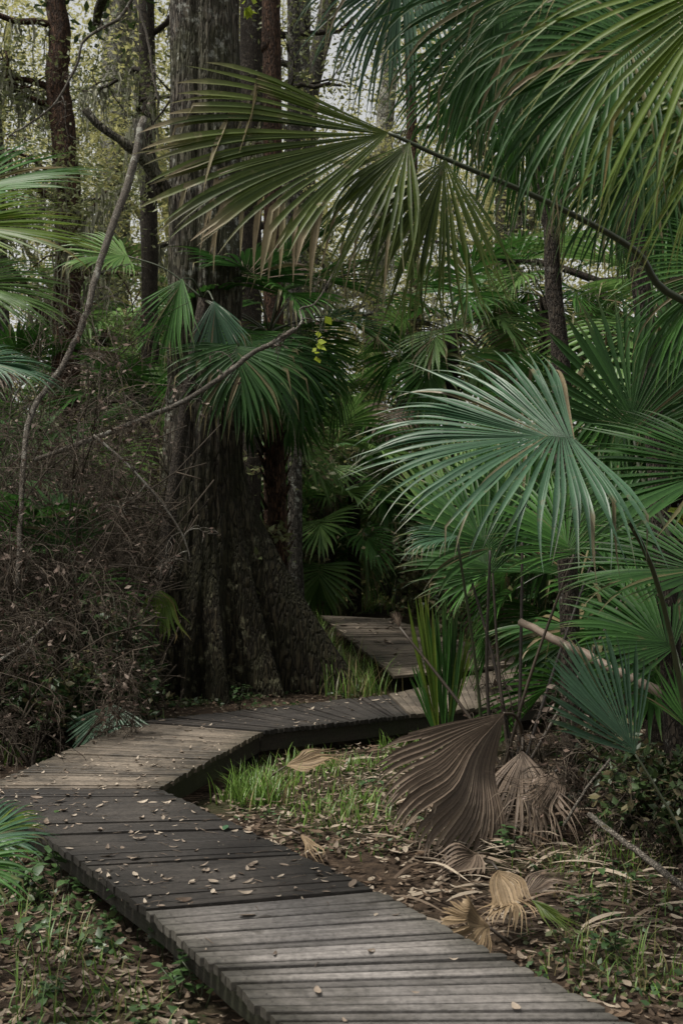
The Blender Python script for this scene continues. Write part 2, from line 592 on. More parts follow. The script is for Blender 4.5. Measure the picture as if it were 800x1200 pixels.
def deck(A0, A1, B0, B1, nplank, mat, gmin=.25, gmax=1.0, name='deck', gap=.008):
    """planks across from left edge A0->A1 to right edge B0->B1 (both run along the walk)"""
    mb = MB()
    for i in range(nplank):
        t0, t1 = i / nplank, (i + 1) / nplank
        ln = ((A1 - A0).length + (B1 - B0).length) / 2
        e = gap * rnd.uniform(.5, 1.5) / ln
        a0, a1 = A0.lerp(A1, t0 + e), A0.lerp(A1, t1 - e)
        b0, b1 = B0.lerp(B1, t0 + e), B0.lerp(B1, t1 - e)
        dv = (b0 - a0).normalized()
        j0, j1 = rnd.uniform(-.009, .009), rnd.uniform(-.009, .009)
        a0, a1, b0, b1 = a0 + dv * j0, a1 + dv * j0, b0 + dv * j1, b1 + dv * j1
        zz = rnd.uniform(-.005, .005); tl = rnd.uniform(-.005, .005); cup = rnd.uniform(0, .003)
        g = rnd.uniform(gmin, gmax)
        S = 7
        vs, ps = [], []
        wd = (a1 - a0).length
        off = rnd.uniform(0, 50)
        prof = [(0, -.036), (0, -.004), (.05, 0), (.5, cup), (.95, 0), (1, -.004), (1, -.036)]
        bow = rnd.uniform(-.004, .004)
        for k in range(S + 1):
            t = k / S
            l0, l1 = a0.lerp(b0, t), a1.lerp(b1, t)
            for (q, h) in prof:
                v = l0.lerp(l1, q) + UP * (h + zz + tl * (q - .5) * 2 + bow * math.sin(t * 3.1))
                vs.append(v); ps.append((t * (b0 - a0).length + off, q * wd + i * 3.7, g))
        m_ = len(prof)
        fs = [(k * m_ + j, k * m_ + j + 1, (k + 1) * m_ + j + 1, (k + 1) * m_ + j) for k in range(S) for j in range(m_ - 1)]
        fs.append(tuple(range(m_))[::-1]); fs.append(tuple(S * m_ + j for j in range(m_)))
        mb.add(vs, fs, [(k // m_ / S, g, 0, g) for k in range(len(vs))], ps)
        for t in (.06, .94):
            for q in (.28, .72):
                l0, l1 = a0.lerp(b0, t + rnd.uniform(-.008, .008)), a1.lerp(b1, t + rnd.uniform(-.008, .008))
                c = l0.lerp(l1, q) + UP * (zz + tl * (q - .5) * 2 + .0045)
                mb.add([c + V((math.cos(w_), math.sin(w_), 0)) * .0032 for w_ in (0, 1.05, 2.1, 3.14, 4.2, 5.24)], [(0, 1, 2, 3, 4, 5)], [(.5, .5, 1, .5)] * 6)
    return mb.build(name, M[mat], walk, smooth=False, root=walk)


def beam(p, q, h=.14, w=.045, inset=0.0, top=-.04):
    mb = MB()
    d = (q - p).normalized(); s = d.cross(UP).normalized()
    S = 10
    vs, ps = [], []
    off = rnd.uniform(0, 40)
    for k in range(S + 1):
        c = p.lerp(q, k / S) + s * inset
        for (a, b) in ((-w / 2, top), (w / 2, top), (w / 2, top - h), (-w / 2, top - h)):
            vs.append(c + s * a + UP * (b + rnd.uniform(-.003, .003))); ps.append((k / S * (q - p).length + off, b * 1.0 + a, 0))
    fs = [(k * 4 + j, k * 4 + (j + 1) % 4, (k + 1) * 4 + (j + 1) % 4, (k + 1) * 4 + j) for k in range(S) for j in range(4)]
    fs += [(3, 2, 1, 0), tuple(S * 4 + j for j in range(4))]
    mb.add(vs, fs, [(.4, rnd.random(), 0, .5)] * len(vs), ps)
    return mb.build('side_beam', M['beam'], walk, smooth=False, root=walk)


def post(p):
    mb = MB()
    tube(mb, [V((p.x, p.y, -.2)), V((p.x, p.y, DZ - .05))], .055, 8)
    return mb.build('support_post', M['beam'], walk, root=walk)


D = lambda px, py: G(px, py, DZ)
a_l0, a_l1 = D(172, 1066), D(328, 1200)
a_r0, a_r1 = D(440, 1043), D(742, 1200)
# carry the near section on towards the camera
a_l2 = a_l0 + (a_l1 - a_l0) * 2.6
a_r2 = a_r0 + (a_r1 - a_r0) * 2.6
eps = .006
nA = int(((a_l2 - a_l0).length + (a_r2 - a_r0).length) / 2 / .086)
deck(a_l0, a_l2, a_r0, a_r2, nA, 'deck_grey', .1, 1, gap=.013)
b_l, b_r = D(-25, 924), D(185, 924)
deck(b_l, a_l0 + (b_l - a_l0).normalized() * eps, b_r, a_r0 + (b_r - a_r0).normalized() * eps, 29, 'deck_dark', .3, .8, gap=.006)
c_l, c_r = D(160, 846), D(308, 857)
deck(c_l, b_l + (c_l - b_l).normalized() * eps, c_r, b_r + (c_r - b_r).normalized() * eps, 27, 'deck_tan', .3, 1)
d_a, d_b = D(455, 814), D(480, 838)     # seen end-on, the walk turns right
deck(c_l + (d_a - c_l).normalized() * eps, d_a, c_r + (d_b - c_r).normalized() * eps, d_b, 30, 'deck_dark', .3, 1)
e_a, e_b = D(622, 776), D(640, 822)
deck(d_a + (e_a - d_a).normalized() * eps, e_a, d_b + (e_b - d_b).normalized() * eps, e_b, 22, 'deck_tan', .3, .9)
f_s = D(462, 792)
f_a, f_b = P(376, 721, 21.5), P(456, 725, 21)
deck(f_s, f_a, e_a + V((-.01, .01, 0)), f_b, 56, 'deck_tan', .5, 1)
for p, q, i in ((a_l0, a_l2, .11), (a_r0, a_r2, -.05), (b_l, a_l0, .11), (b_r, a_r0, -.05), (c_l, b_l, .05), (c_r, b_r, -.05),
                (c_l, d_a, -.05), (c_r, d_b, .06), (d_b, e_b, .06), (d_a, e_a, -.05), ):
    beam(p, q, inset=-i)
for p, o_ in ((a_r0, -.1), (b_r, -.12), (c_r, -.1), (a_l0, .16), (c_l, .12)):
    post(p + V((o_, .1, 0)))

# fallen leaves on the deck
fl = MB()


def flat_leaf(mb, c, size, rs, z=.006, dry=None):
    A = rs.uniform(0, 6.28)
    d = V((math.cos(A), math.sin(A), rs.uniform(-.15, .25))).normalized()
    w = V((-math.sin(A), math.cos(A), rs.uniform(-.25, .25)))
    L_ = size * rs.uniform(.6, 1.3); W = L_ * rs.uniform(.28, .5)
    cu = rs.uniform(.02, .25) * L_
    c = V(c) + UP * z
    g = rs.random(); dr = rs.random() ** 2 if dry is None else dry
    vs = []
    K = 5
    for k in range(K + 1):
        t = k / K
        wv = W * .5 * math.sin(math.pi * min(.98, t * .9 + .06)) ** .8
        b = c + d * (L_ * (t - .5)) + UP * (cu * (2 * t - 1) ** 2)
        vs += [b - w * wv + UP * wv * .35, b, b + w * wv + UP * wv * .35]
    fs = []
    for k in range(K):
        o = k * 3
        fs += [(o, o + 1, o + 4, o + 3), (o + 1, o + 2, o + 5, o + 4)]
    mb.add(vs, fs, [(dr, g, 0, g)] * len(vs))


rs = random.Random(5)


def strew(quad, n, size, bias=None):
    c = 0
    while c < n:
        u, v = rs.random(), rs.random()
        p = quad[0].lerp(quad[1], u).lerp(quad[2].lerp(quad[3], u), v)
        k = noise.noise(V((p.x * 1.3, p.y * 1.3, 5))) * .5 + .5
        if rs.random() > k * 1.3:
            continue
        c += 1
        flat_leaf(fl, p, size * rs.choice((.45, .6, .8, 1, 1.2, 1.5)), rs, .004)
        if rs.random() < .5:
            A = rs.uniform(0, 6.28); q = p + V((rs.gauss(0, .1), rs.gauss(0, .1), .007)); e = V((math.cos(A), math.sin(A), 0)) * rs.uniform(.02, .09)
            tube(fl, [q, q + e * .5 + V((0, 0, .003)), q + e], .0016, 3, .3)


strew((b_l, a_l0, b_r, a_r0), 260, .045)
strew((c_l, b_l, c_r, b_r), 90, .045)
strew((c_l.lerp(b_l, .55), b_l, c_r.lerp(b_r, .55), b_r), 80, .05)
strew((c_l, d_a, c_r, d_b), 80, .05)
strew((d_a, e_a, d_b, e_b), 40, .055)
strew((a_l0, a_l1, a_r0, a_r1), 12, .045)
strew((f_s, f_a, e_a, f_b), 120, .09)
tag(fl.build('fallen_leaves', M['deadleaf']), kind='stuff')
gl = MB(); flat_leaf(gl, D(264, 973), .085, random.Random(3), .012, 0)
gl.c = [(0, .9, 0, .5)] * len(gl.v)
tag(gl.build('green_leaf', M['palm_blue']), 'single pale green leaf lying on the dark deck boards', 'leaf')

# ------------------------------------------------------------------ leaf litter and grass on the soil
def in_deck(p):
    for q in ((a_l0, a_l2, a_r2, a_r0), (b_l, a_l0, a_r0, b_r), (c_l, b_l, b_r, c_r), (c_l, c_r, d_b, d_a), (d_a, d_b, e_b, e_a), (f_s, e_a, f_b, f_a)):
        s = 0
        ok = True
        for i in range(4):
            e = q[(i + 1) % 4] - q[i]; w = p - q[i]
            c = e.x * w.y - e.y * w.x
            if s == 0:
                s = 1 if c > 0 else -1
            elif c * s < 0:
                ok = False
                break
        if ok:
            return True
    return False


lit = MB()
rs = random.Random(11)
for _ in range(26000):
    y = 3.2 + rs.random() ** 1.6 * 17
    x = rs.uniform(-1, 1) * (.8 + y * .36)
    p = V((x, y, gz(x, y)))
    if in_deck(p):
        continue
    flat_leaf(lit, p, .058, rs, rs.uniform(0, .035), rs.random() ** 3)
for _ in range(1500):
    q0, q1 = rs.choice(((a_l0, a_l2), (a_l0, a_l2), (b_l, a_l0)))
    e = (q1 - q0).normalized(); t = rs.random()
    p = q0.lerp(q1, t) + V((e.y, -e.x, 0)) * rs.gauss(.05, .3)
    p.z = gz(p.x, p.y)
    flat_leaf(lit, p, .06, rs, rs.uniform(0, .05), rs.random() ** 2)
for _ in range(420):
    p = GG(rs.uniform(290, 520), rs.uniform(870, 1010))
    if not in_deck(p):
        flat_leaf(lit, p, .075, rs, rs.uniform(.01, .07), rs.random() ** 2)
for _ in range(900):
    x, y = rs.uniform(420, 830), rs.uniform(880, 1110)
    if x < 420 + (y - 880) * .4 or rs.random() > .35 + .65 * math.exp(-((x - 600) / 110) ** 2 - ((y - 985) / 60) ** 2):
        continue
    p = GG(x, y)
    if in_deck(p):
        continue
    A = rs.uniform(-.9, .9) + (3.14 if rs.random() < .5 else 0)
    d = V((math.cos(A), math.sin(A), rs.uniform(-.1, .35))).normalized()
    w_ = V((-math.sin(A), math.cos(A), rs.uniform(-.5, .5))) * rs.uniform(.006, .014)
    ln = rs.uniform(.12, .42); g = rs.random(); dr = rs.random() ** 1.5
    p = p + UP * rs.uniform(.005, .07)
    vs = []
    for k in range(6):
        t = k / 5
        vs += [p - w_ * math.sin(.3 + t * 2.8), p + w_ * math.sin(.3 + t * 2.8)]
        p = p + d * ln / 5
        d = (d + V((rs.gauss(0, .12), rs.gauss(0, .12), -.12))).normalized()
    lit.add(vs, [(2 * k, 2 * k + 1, 2 * k + 3, 2 * k + 2) for k in range(5)], [(dr, g, 0, g)] * 12)
tag(lit.build('leaf_litter', M['litter']), kind='stuff')

gr = MB()
rs = random.Random(12)


PATCH = -1


def grass_at(p, n, h, spread, dryp=.16, wdt=.0042):
    for _ in range(n):
        if noise.noise(V(p) * 2.6) < PATCH:
            continue
        q = V(p) + V((rs.gauss(0, spread), rs.gauss(0, spread), 0))
        q.z = gz(q.x, q.y) - .01
        if in_deck(q):
            continue
        A = rs.uniform(0, 6.28); hh = h * rs.uniform(.5, 1.25)
        lean = V((math.cos(A), math.sin(A), 0)) * rs.uniform(.1, .95)
        w = V((-math.sin(A + rs.uniform(-.5, .5)), math.cos(A), 0)).normalized() * wdt * rs.uniform(.6, 1.3)
        dr = rs.uniform(.5, 1) if rs.random() < dryp else rs.uniform(0, .12)
        g = rs.random()
        vs = []
        b = q.copy(); d = (UP + lean * .4).normalized()
        for k in range(5):
            t = k / 4
            ww = w * (1 - t) ** .7
            vs += [b - ww, b + ww]
            b = b + d * hh / 4
            d = (d + lean * .5 - UP * .22 * t).normalized()
        gr.add(vs, [(2 * k, 2 * k + 1, 2 * k + 3, 2 * k + 2) for k in range(4)], [(dr, g, k // 2 / 4, g) for k in range(10)])


PATCH = -.22
# bright tufts beside the deck
for (x, y, n, h) in ((305, 945, 110, .26), (288, 940, 70, .24), (320, 925, 60, .2), (390, 868, 70, .2), (378, 858, 40, .26), (440, 860, 70, .18),
                     (350, 900, 60, .15), (400, 905, 60, .13), (420, 940, 60, .13), (370, 950, 40, .12), (345, 960, 60, .14), (460, 900, 60, .14),
                     (480, 880, 50, .16), (500, 860, 50, .2), (465, 845, 50, .2), (415, 985, 60, .12), (395, 965, 50, .13)):
    grass_at(GG(x, y), int(n * 1.7), h * 1.15, .09 if n > 65 else .16, .08, .0065)
for _ in range(190):
    x, y = rs.uniform(270, 520), rs.uniform(845, 1010)
    if x - 270 < (y - 925) * 1.5:
        continue
    grass_at(GG(x, y), rs.choice((3, 6, 10, 18)), rs.uniform(.05, .16), .1, .4)
for _ in range(60):      # lower right
    x, y = rs.uniform(640, 830), rs.uniform(1010, 1170)
    grass_at(GG(x, y), rs.choice((4, 8, 20)), rs.uniform(.08, .22), .1, .4)
PATCH = -.1
for _ in range(70):       # lower left
    x, y = rs.uniform(-20, 200), rs.uniform(1040, 1230)
    grass_at(GG(x, y), 7, rs.uniform(.1, .25), .08, .3)
PATCH = -1
for _ in range(150):      # beyond the far bend
    x, y = rs.uniform(370, 660), rs.uniform(676, 722)
    grass_at(GG(x, y), 18, rs.uniform(.15, .4), .3, .25, .014)
for _ in range(60):
    x, y = rs.uniform(395, 640), rs.uniform(745, 806)
    grass_at(GG(x, y), 14, rs.uniform(.12, .3), .16, .2, .01)
for _ in range(60):
    x, y = rs.uniform(-20, 200), rs.uniform(850, 900)
    grass_at(GG(x, y), 8, rs.uniform(.1, .25), .14, .2, .008)
for _ in range(130):       # along the far walk's left edge
    t = rs.random()
    q = f_s.lerp(f_a, t) + V((-.2 - rs.random() * .6, -.15, 0))
    grass_at(q, 16, rs.uniform(.3, .7), .14, .35, .009)
tag(gr.build('grass', M['grass']), kind='stuff')
uc = MB()
rs = random.Random(19)
for (n, x0, x1, y0, y1, sz) in ((300, 275, 520, 850, 1005, .035), (170, 620, 830, 990, 1190, .04), (150, -20, 250, 1000, 1220, .05), (420, -20, 180, 850, 900, .06),
                                (380, 370, 680, 680, 722, .14), (160, 390, 470, 765, 812, .06), (300, 180, 420, 808, 832, .06), (260, 640, 830, 860, 990, .05)):
    for _ in range(n):
        p = GG(rs.uniform(x0, x1), rs.uniform(y0, y1))
        if in_deck(p) or noise.noise(p * 1.4) < -.12:
            continue
        leafcards(uc, p + UP * .03, (.07, .07, .035), rs.choice((2, 3, 6)), sz, .4, rs, .6, .3)
for _ in range(330):
    q0, q1 = rs.choice(((a_l0, a_l2), (b_l, a_l0), (b_l, a_l0)))
    e = (q1 - q0).normalized(); t = rs.random()
    p = q0.lerp(q1, t) + V((e.y, -e.x, 0)) * rs.gauss(.06, .16)
    p.z = gz(p.x, p.y) + rs.uniform(.02, .11)
    if noise.noise(p * 2) > -.1:
        leafcards(uc, p, (.06, .06, .06), rs.choice((2, 3, 5)), .05, .5, rs, .6, .2)
tag(uc.build('undergrowth', M['weed']), kind='stuff')

# ------------------------------------------------------------------ the big tree
TB = G(238, 806, 0)
TB = V((TB.x, 15.6, 0))
bt = thing('tree', 'massive dark furrowed trunk with flaring buttress beside the boardwalk bend', 'tree', TB)
mb = MB()
nT, nZ = 220, 200
H_ = 15.0
butt = [(-.1, 1.72, 3.1, .25, 1.5), (-.62, .85, 2.6, .16, 1.4), (-1.2, .7, 2.6, .2, 1.4), (-1.62, .35, 2.2, .14, 1.2), (-2.1, .4, 2.2, .35, 1.3), (3.1, .55, 2.2, .4, 1.3), (1.4, .9, 2.2, .4, 1.2), (2.3, .6, 2.0, .4, 1.2)]
vs, cs = [], []
for j in range(nZ + 1):
    z = -.15 + (H_ + .15) * (j / nZ) ** 1.35
    lean = V((.02 * z - .004 * z * z * .4, 0, 0))
    for i in range(nT):
        th = 2 * math.pi * i / nT
        r = .50 - .006 * z + .09 * max(0, 1 - z / 4.2)
        dseam = (th - (2 * math.pi - 1.72) + math.pi) % (2 * math.pi) - math.pi
        r *= 1 - .16 * math.exp(-(dseam / .11) ** 2) * min(1, max(.35, (z - 1) / 4))
        for (tb_, amp, hh, w, ex) in butt:
            dt = (th - tb_ + math.pi) % (2 * math.pi) - math.pi
            k = max(0, 1 - max(z, -.1) / hh) ** ex
            r += amp * k * math.exp(-abs(dt / (w * (1.25 - .45 * k))) ** 1.7)
        c = V((math.cos(th) * 3.2, math.sin(th) * 3.2, z * .32))
        bs = 1 + 2.2 * max(0, 1 - z / 3)
        r += .05 * (bs - 1) * noise.noise(V((math.cos(th) * 6, math.sin(th) * 6, z * .5)))
        r += .03 * noise.noise(c * 3.4) + .022 * noise.noise(V((math.cos(th) * 9, math.sin(th) * 9, z * .8))) + .012 * noise.noise(V((math.cos(th) * 22, math.sin(th) * 22, z * 2.5)))
        vs.append(TB + lean + V((math.cos(th) * r, math.sin(th) * r, z)))
fs = [(j * nT + i, j * nT + (i + 1) % nT, (j + 1) * nT + (i + 1) % nT, (j + 1) * nT + i) for j in range(nZ) for i in range(nT)]
mb.add(vs, fs)
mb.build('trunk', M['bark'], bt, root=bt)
# limbs above the frame and the crown they carry
rs = random.Random(21)
cr = MB()
top = TB + V((.2, 0, 13.5))
for i in range(9):
    A = i * .7 + rs.uniform(-.2, .2)
    z = rs.uniform(9.8, 14.4)
    lb = MB()
    pts, d = limb(lb, TB + V((.1, 0, z)), V((math.cos(A), math.sin(A), .45)), rs.uniform(4, 6.5), .2, 9, rs, .2, 0, 8)
    for k in (4, 6, 7, 8, 9):
        q = pts[k]
        leafcards(cr, q + V((0, 0, .5)), (1.3, 1.3, .8), 55, .2, .6, rs)
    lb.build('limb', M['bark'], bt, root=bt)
cr.build('crown', M['foliage_dark'], bt, root=bt)
# snag stubs low on the trunk (a small side branch at left)
sb = MB()
tube(sb, spline([P(192, 225, 15.2), P(176, 195, 15.1), P(166, 170, 15.0), P(160, 140, 15.0)], 4), [.13, .12, .11, .1, .1, .09, .085, .08, .075, .07, .065, .06, .06], 8, jit=.1)
tube(sb, spline([P(190, 215, 15.1), P(160, 178, 14.9), P(118, 148, 14.8), P(100, 128, 14.8)], 4), [.07] * 6 + [.05] * 7, 7, jit=.1)
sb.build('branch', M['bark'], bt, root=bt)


# ------------------------------------------------------------------ trees behind
def tree(label, path, r0, r1, mat, nl=5, crown=1, leaf='foliage', group=None, moss=True, seed=1, lz=(4, 11), csize=1.0, kn=900, first=None):
    rs = random.Random(seed)
    path = [V(p) for p in path]
    b = V((path[0].x, path[0].y, gz(path[0].x, path[0].y)))
    root = thing('tree', label, 'tree', b, group)
    tb = MB()
    sp = spline([b - UP * .1] + path[1:], 8)
    k = len(sp) - 1
    tube(tb, sp, [(r0 + (r1 - r0) * i / k) * (1 + .5 * max(0, 1 - i / 3)) for i in range(k + 1)], 14, jit=.07)
    tb.build('trunk', M[mat], root, root=root)
    cb, ms = MB(), MB()
    for i in range(nl):
        z = rs.uniform(*lz)
        q = min(sp, key=lambda s: abs(s.z - z))
        A = rs.uniform(0, 6.28)
        lb = MB()
        pts, d = limb(lb, q, V((math.cos(A), math.sin(A), rs.uniform(.1, .7))), rs.uniform(1.6, 3.6) * csize, r1 * .45, 8, rs, .28, .03, 5)
        for w in range(5):
            pt, _ = limb(lb, pts[rs.randint(3, 8)], V((rs.gauss(0, 1), rs.gauss(0, 1), rs.gauss(0, .6))), rs.uniform(.5, 1.4), .018, 5, rs, .3, .03, 4)
            if crown:
                leafcards(cb, pt[-1], (.55, .55, .4), kn // 18, .09, .6, rs)
        lb.build('limb', M[mat], root, root=root)
        if crown:
            for k2 in (5, 7, 8):
                leafcards(cb, pts[k2] + V((0, 0, .1)), (.9 * csize, .9 * csize, .6 * csize), kn // 9, .1, .6, rs)
        if moss:
            for w in range(12):
                q2 = pts[rs.randint(1, 8)] + V((rs.gauss(0, .1), rs.gauss(0, .1), 0))
                strand(ms, q2, rs.uniform(.3, 1.1), rs)
    if crown and cb.v:
        cb.build('crown', M[leaf], root, root=root)
    if moss and ms.v:
        tag(ms.build('hanging_moss', M['moss'], root, root=root), kind='stuff')
    return root


def strand(mb, p, ln, rs, n=5):
    for i in range(n):
        q = V(p) + V((rs.gauss(0, .07), rs.gauss(0, .07), 0))
        K = 6
        vs = []
        A = rs.uniform(0, 3.14); w = V((math.cos(A), math.sin(A), 0))
        l = ln * rs.uniform(.5, 1.1)
        for k in range(K + 1):
            t = k / K
            ww = .02 * (1 - t) * rs.uniform(.5, 1.5) + .003
            vs += [q - w * ww, q + w * ww]
            q = q + V((rs.gauss(0, .03), rs.gauss(0, .03), -l / K))
        g = rs.random()
        mb.add(vs, [(2 * k, 2 * k + 1, 2 * k + 3, 2 * k + 2) for k in range(K)], [(0, g, 0, g)] * len(vs))


def T(px0, px1, d, top=-420, by=None):
    a = P(px0, 640, d); b = P((px0 + px1) / 2, 300, d); c = P(px1, 0, d); e = P(px1 + (px1 - px0) * .5, top, d)
    return [a, P(px0 * .75 + px1 * .25, 470, d), b, c, e]


tree('reddish brown crooked trunk with flaking bark in the left background', [P(70, 640, 20), P(80, 300, 20), P(74, 160, 20), P(67, 90, 20), P(70, 40, 20), P(60, -60, 20), P(50, -380, 20)], .24, .15, 'bark_red', 8, seed=3, kn=1800)
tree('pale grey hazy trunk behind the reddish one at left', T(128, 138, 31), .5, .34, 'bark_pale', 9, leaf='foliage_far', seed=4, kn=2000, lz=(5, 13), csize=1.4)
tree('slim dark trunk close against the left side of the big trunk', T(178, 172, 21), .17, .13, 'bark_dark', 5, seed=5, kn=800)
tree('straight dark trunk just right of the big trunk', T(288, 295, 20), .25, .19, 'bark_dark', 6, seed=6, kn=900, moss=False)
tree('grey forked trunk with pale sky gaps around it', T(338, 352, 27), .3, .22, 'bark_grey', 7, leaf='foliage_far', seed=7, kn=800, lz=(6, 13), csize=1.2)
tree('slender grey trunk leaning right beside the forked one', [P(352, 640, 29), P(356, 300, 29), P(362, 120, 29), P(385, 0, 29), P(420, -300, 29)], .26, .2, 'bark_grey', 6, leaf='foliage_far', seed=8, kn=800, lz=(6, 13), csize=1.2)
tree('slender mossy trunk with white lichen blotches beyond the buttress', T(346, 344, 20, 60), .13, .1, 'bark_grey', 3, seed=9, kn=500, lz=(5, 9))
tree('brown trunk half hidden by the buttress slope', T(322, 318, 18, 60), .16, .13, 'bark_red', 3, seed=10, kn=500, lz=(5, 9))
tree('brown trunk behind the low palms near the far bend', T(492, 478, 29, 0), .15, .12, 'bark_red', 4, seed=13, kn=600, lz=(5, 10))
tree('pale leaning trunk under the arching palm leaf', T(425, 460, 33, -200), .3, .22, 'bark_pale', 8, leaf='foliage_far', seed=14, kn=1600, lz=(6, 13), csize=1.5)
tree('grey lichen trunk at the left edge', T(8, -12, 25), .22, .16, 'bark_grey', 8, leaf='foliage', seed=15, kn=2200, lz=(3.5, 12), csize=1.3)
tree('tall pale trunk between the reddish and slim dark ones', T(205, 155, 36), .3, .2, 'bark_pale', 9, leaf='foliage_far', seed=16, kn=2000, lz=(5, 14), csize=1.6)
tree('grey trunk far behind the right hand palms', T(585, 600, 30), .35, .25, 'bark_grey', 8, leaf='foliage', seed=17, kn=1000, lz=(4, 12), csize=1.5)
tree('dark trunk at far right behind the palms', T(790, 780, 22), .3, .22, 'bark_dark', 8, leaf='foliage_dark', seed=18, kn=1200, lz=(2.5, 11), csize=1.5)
# small forked sapling on the right
ft = thing('tree', 'thin dark forked sapling between the right hand palms', 'tree', V((P(668, 0, 9.5).x, 9.5, 0)))
mb = MB()
tube(mb, spline([V((P(668, 0, 9.5).x, 9.5, -.05)), P(664, 640, 9.5), P(656, 420, 9.5), P(648, 330, 9.5), P(646, 262, 9.5)], 5), [.085 - .0012 * i for i in range(21)], 10, jit=.08)
tube(mb, spline([P(647, 275, 9.5), P(634, 235, 9.5), P(626, 180, 9.5), P(630, 60, 9.6), P(622, -90, 9.7)], 5), [.055 - .0014 * i for i in range(21)], 8, jit=.08)
tube(mb, spline([P(647, 275, 9.5), P(660, 235, 9.5), P(664, 180, 9.4), P(676, 60, 9.3), P(700, -110, 9.2)], 5), [.06 - .0015 * i for i in range(21)], 8, jit=.08)
mb.build('trunk', M['bark_dark'], ft, root=ft)
mb = MB()
for i in range(9):
    leafcards(mb, P(rnd.uniform(590, 740), rnd.uniform(-230, -60), 9.4), (.4, .4, .3), 90, .11, .5)
mb.build('crown', M['foliage_dark'], ft, root=ft)

# ------------------------------------------------------------------ far wood all round
fwood = MB()
rs = random.Random(31)
for _ in range(5600):
    A = rs.uniform(0, 2 * math.pi)
    rr = rs.uniform(30, 58)
    z = rs.random() ** .9 * 19
    x, y = math.sin(A) * rr, math.cos(A) * rr
    k = noise.noise(V((x * .22, y * .22, z * .33))) * .5 + .5
    front = y > 20 and abs(x) < 18
    if z > 5 and rs.random() > (k - (.12 if front else .36)) * (4.0 if front else 3.0) * max(.15, 1 - (z - 5) / (24 if front else 14)):
        continue
    if y > 20 and -.055 < x / y < .03 and z > 9.5 and rs.random() < .75:
        continue
    leafcards(fwood, (x, y, z), (1.3, 1.3, .9), 22 if not front else 30, .24 if not front else .17, .6, rs)
for _ in range(5200):
    y = rs.uniform(27, 58); x = rs.uniform(-.36, .36) * y
    z = rs.random() * (3 + y * .5) + gz(x, y)
    k = noise.noise(V((x * .3, y * .3, z * .36))) * .5 + .5
    sx, sz = x / y, (z - 1.9) / y
    if -.05 < sx < .035 and sz > .3 and rs.random() < .8:
        continue
    if rs.random() > (k - .1) * 5:
        continue
    leafcards(fwood, (x, y, z), (1.1, 1.1, .8), 40, .16, .6, rs)
for _ in range(90):
    A = rs.uniform(0, 6.28); rr = rs.uniform(30, 50)
    x, y = math.sin(A) * rr, math.cos(A) * rr
    tube(fwood, [V((x, y, -.1)), V((x + rs.gauss(0, .4), y, 8)), V((x + rs.gauss(0, .8), y, 17))], [.22, .17, .1], 6, .15, .15)
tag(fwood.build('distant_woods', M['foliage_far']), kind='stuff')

# ------------------------------------------------------------------ palms on the right
def at(px, d, z=0.0):
    p = P(px, 640, d)
    return V((p.x, d, gz(p.x, d) if z == 0 else z))


def sub(root, pts, tip, nr, **kw):
    return frond(root, pts, tip, nr, **kw)


# the palm that carries the big pale fan
b = at(835, 6.4)
pa = thing('palm', 'stemless palm at right holding out the large pale blue green fan', 'palm', b)
sub(pa, [b + V((0, 0, .05)), P(775, 700, 6.1), P(705, 565, 5.75), P(673, 514, 5.6)], P(430, 470, 5.5), V((.05, -.66, .75)), Rr=1.02, mat='palm_blue',
    n=72, spread=(122, 92), costa=.22, curl=16, fold=.03, droop=(1.25, .5), split=.48, brk=.08, dry=.4, steps=14, rs=random.Random(4))
sub(pa, [b, P(800, 690, 6.7), P(752, 560, 6.9), P(742, 510, 7.0)], P(728, 360, 7.1), V((-.1, -1, .1)), Rr=.85, mat='palm_dark', n=46, spread=(75, 75), costa=.2, curl=6,
    fold=.25, droop=(.15, .15), split=.62, rs=random.Random(6))
sub(pa, [b, P(840, 690, 6.3), P(862, 570, 6.0), P(868, 545, 5.9)], P(690, 560, 5.6), V((.1, -.4, .9)), Rr=.95, mat='palm_dark', n=44, spread=(75, 85), costa=.25, curl=15, droop=(.35, .35), rs=random.Random(7))
sub(pa, [b, P(850, 740, 6.6), P(845, 670, 6.5)], P(690, 640, 6.6), V((.2, -.5, .85)), Rr=.85, mat='palm_dark', n=38, spread=(70, 70), costa=.25, curl=15, droop=(.4, .4), rs=random.Random(8))
sub(pa, [b, P(850, 640, 7.2), P(838, 470, 7.4)], P(760, 330, 7.4), V((-.3, -.9, .3)), Rr=.95, mat='palm_dark', n=44, spread=(80, 80), costa=.25, curl=20, droop=(.4, .4), rs=random.Random(9))
sub(pa, [b, P(818, 860, 6.9), P(790, 760, 7.2)], P(700, 690, 7.3), V((.2, -.8, .5)), Rr=.7, mat='palm_dark', n=34, spread=(80, 80), costa=.2, curl=20, droop=(.5, .5), rs=random.Random(10))

# young palm with the small fan, lower right
b = at(815, 6.0)
pb_ = thing('palm', 'young palm at lower right with one small upright blue green fan', 'palm', b)
sub(pb_, [b, P(800, 985, 6.05), P(772, 930, 6.1), P(744, 884, 6.15)], P(690, 775, 6.2), V((.25, -.85, .45)), Rr=.66, mat='palm_blue', n=40, spread=(52, 40), costa=.15, curl=8,
    fold=.12, droop=(.06, .12), split=.7, brk=.02, dry=.15, pr=(.009, .006), rs=random.Random(3))
sub(pb_, [b, P(822, 950, 6.2), P(812, 860, 6.3)], P(790, 770, 6.4), V((-.2, -.9, .4)), Rr=.42, mat='palm', n=26, spread=(40, 40), costa=.15, curl=10, droop=(.2, .2), pr=(.009, .006))

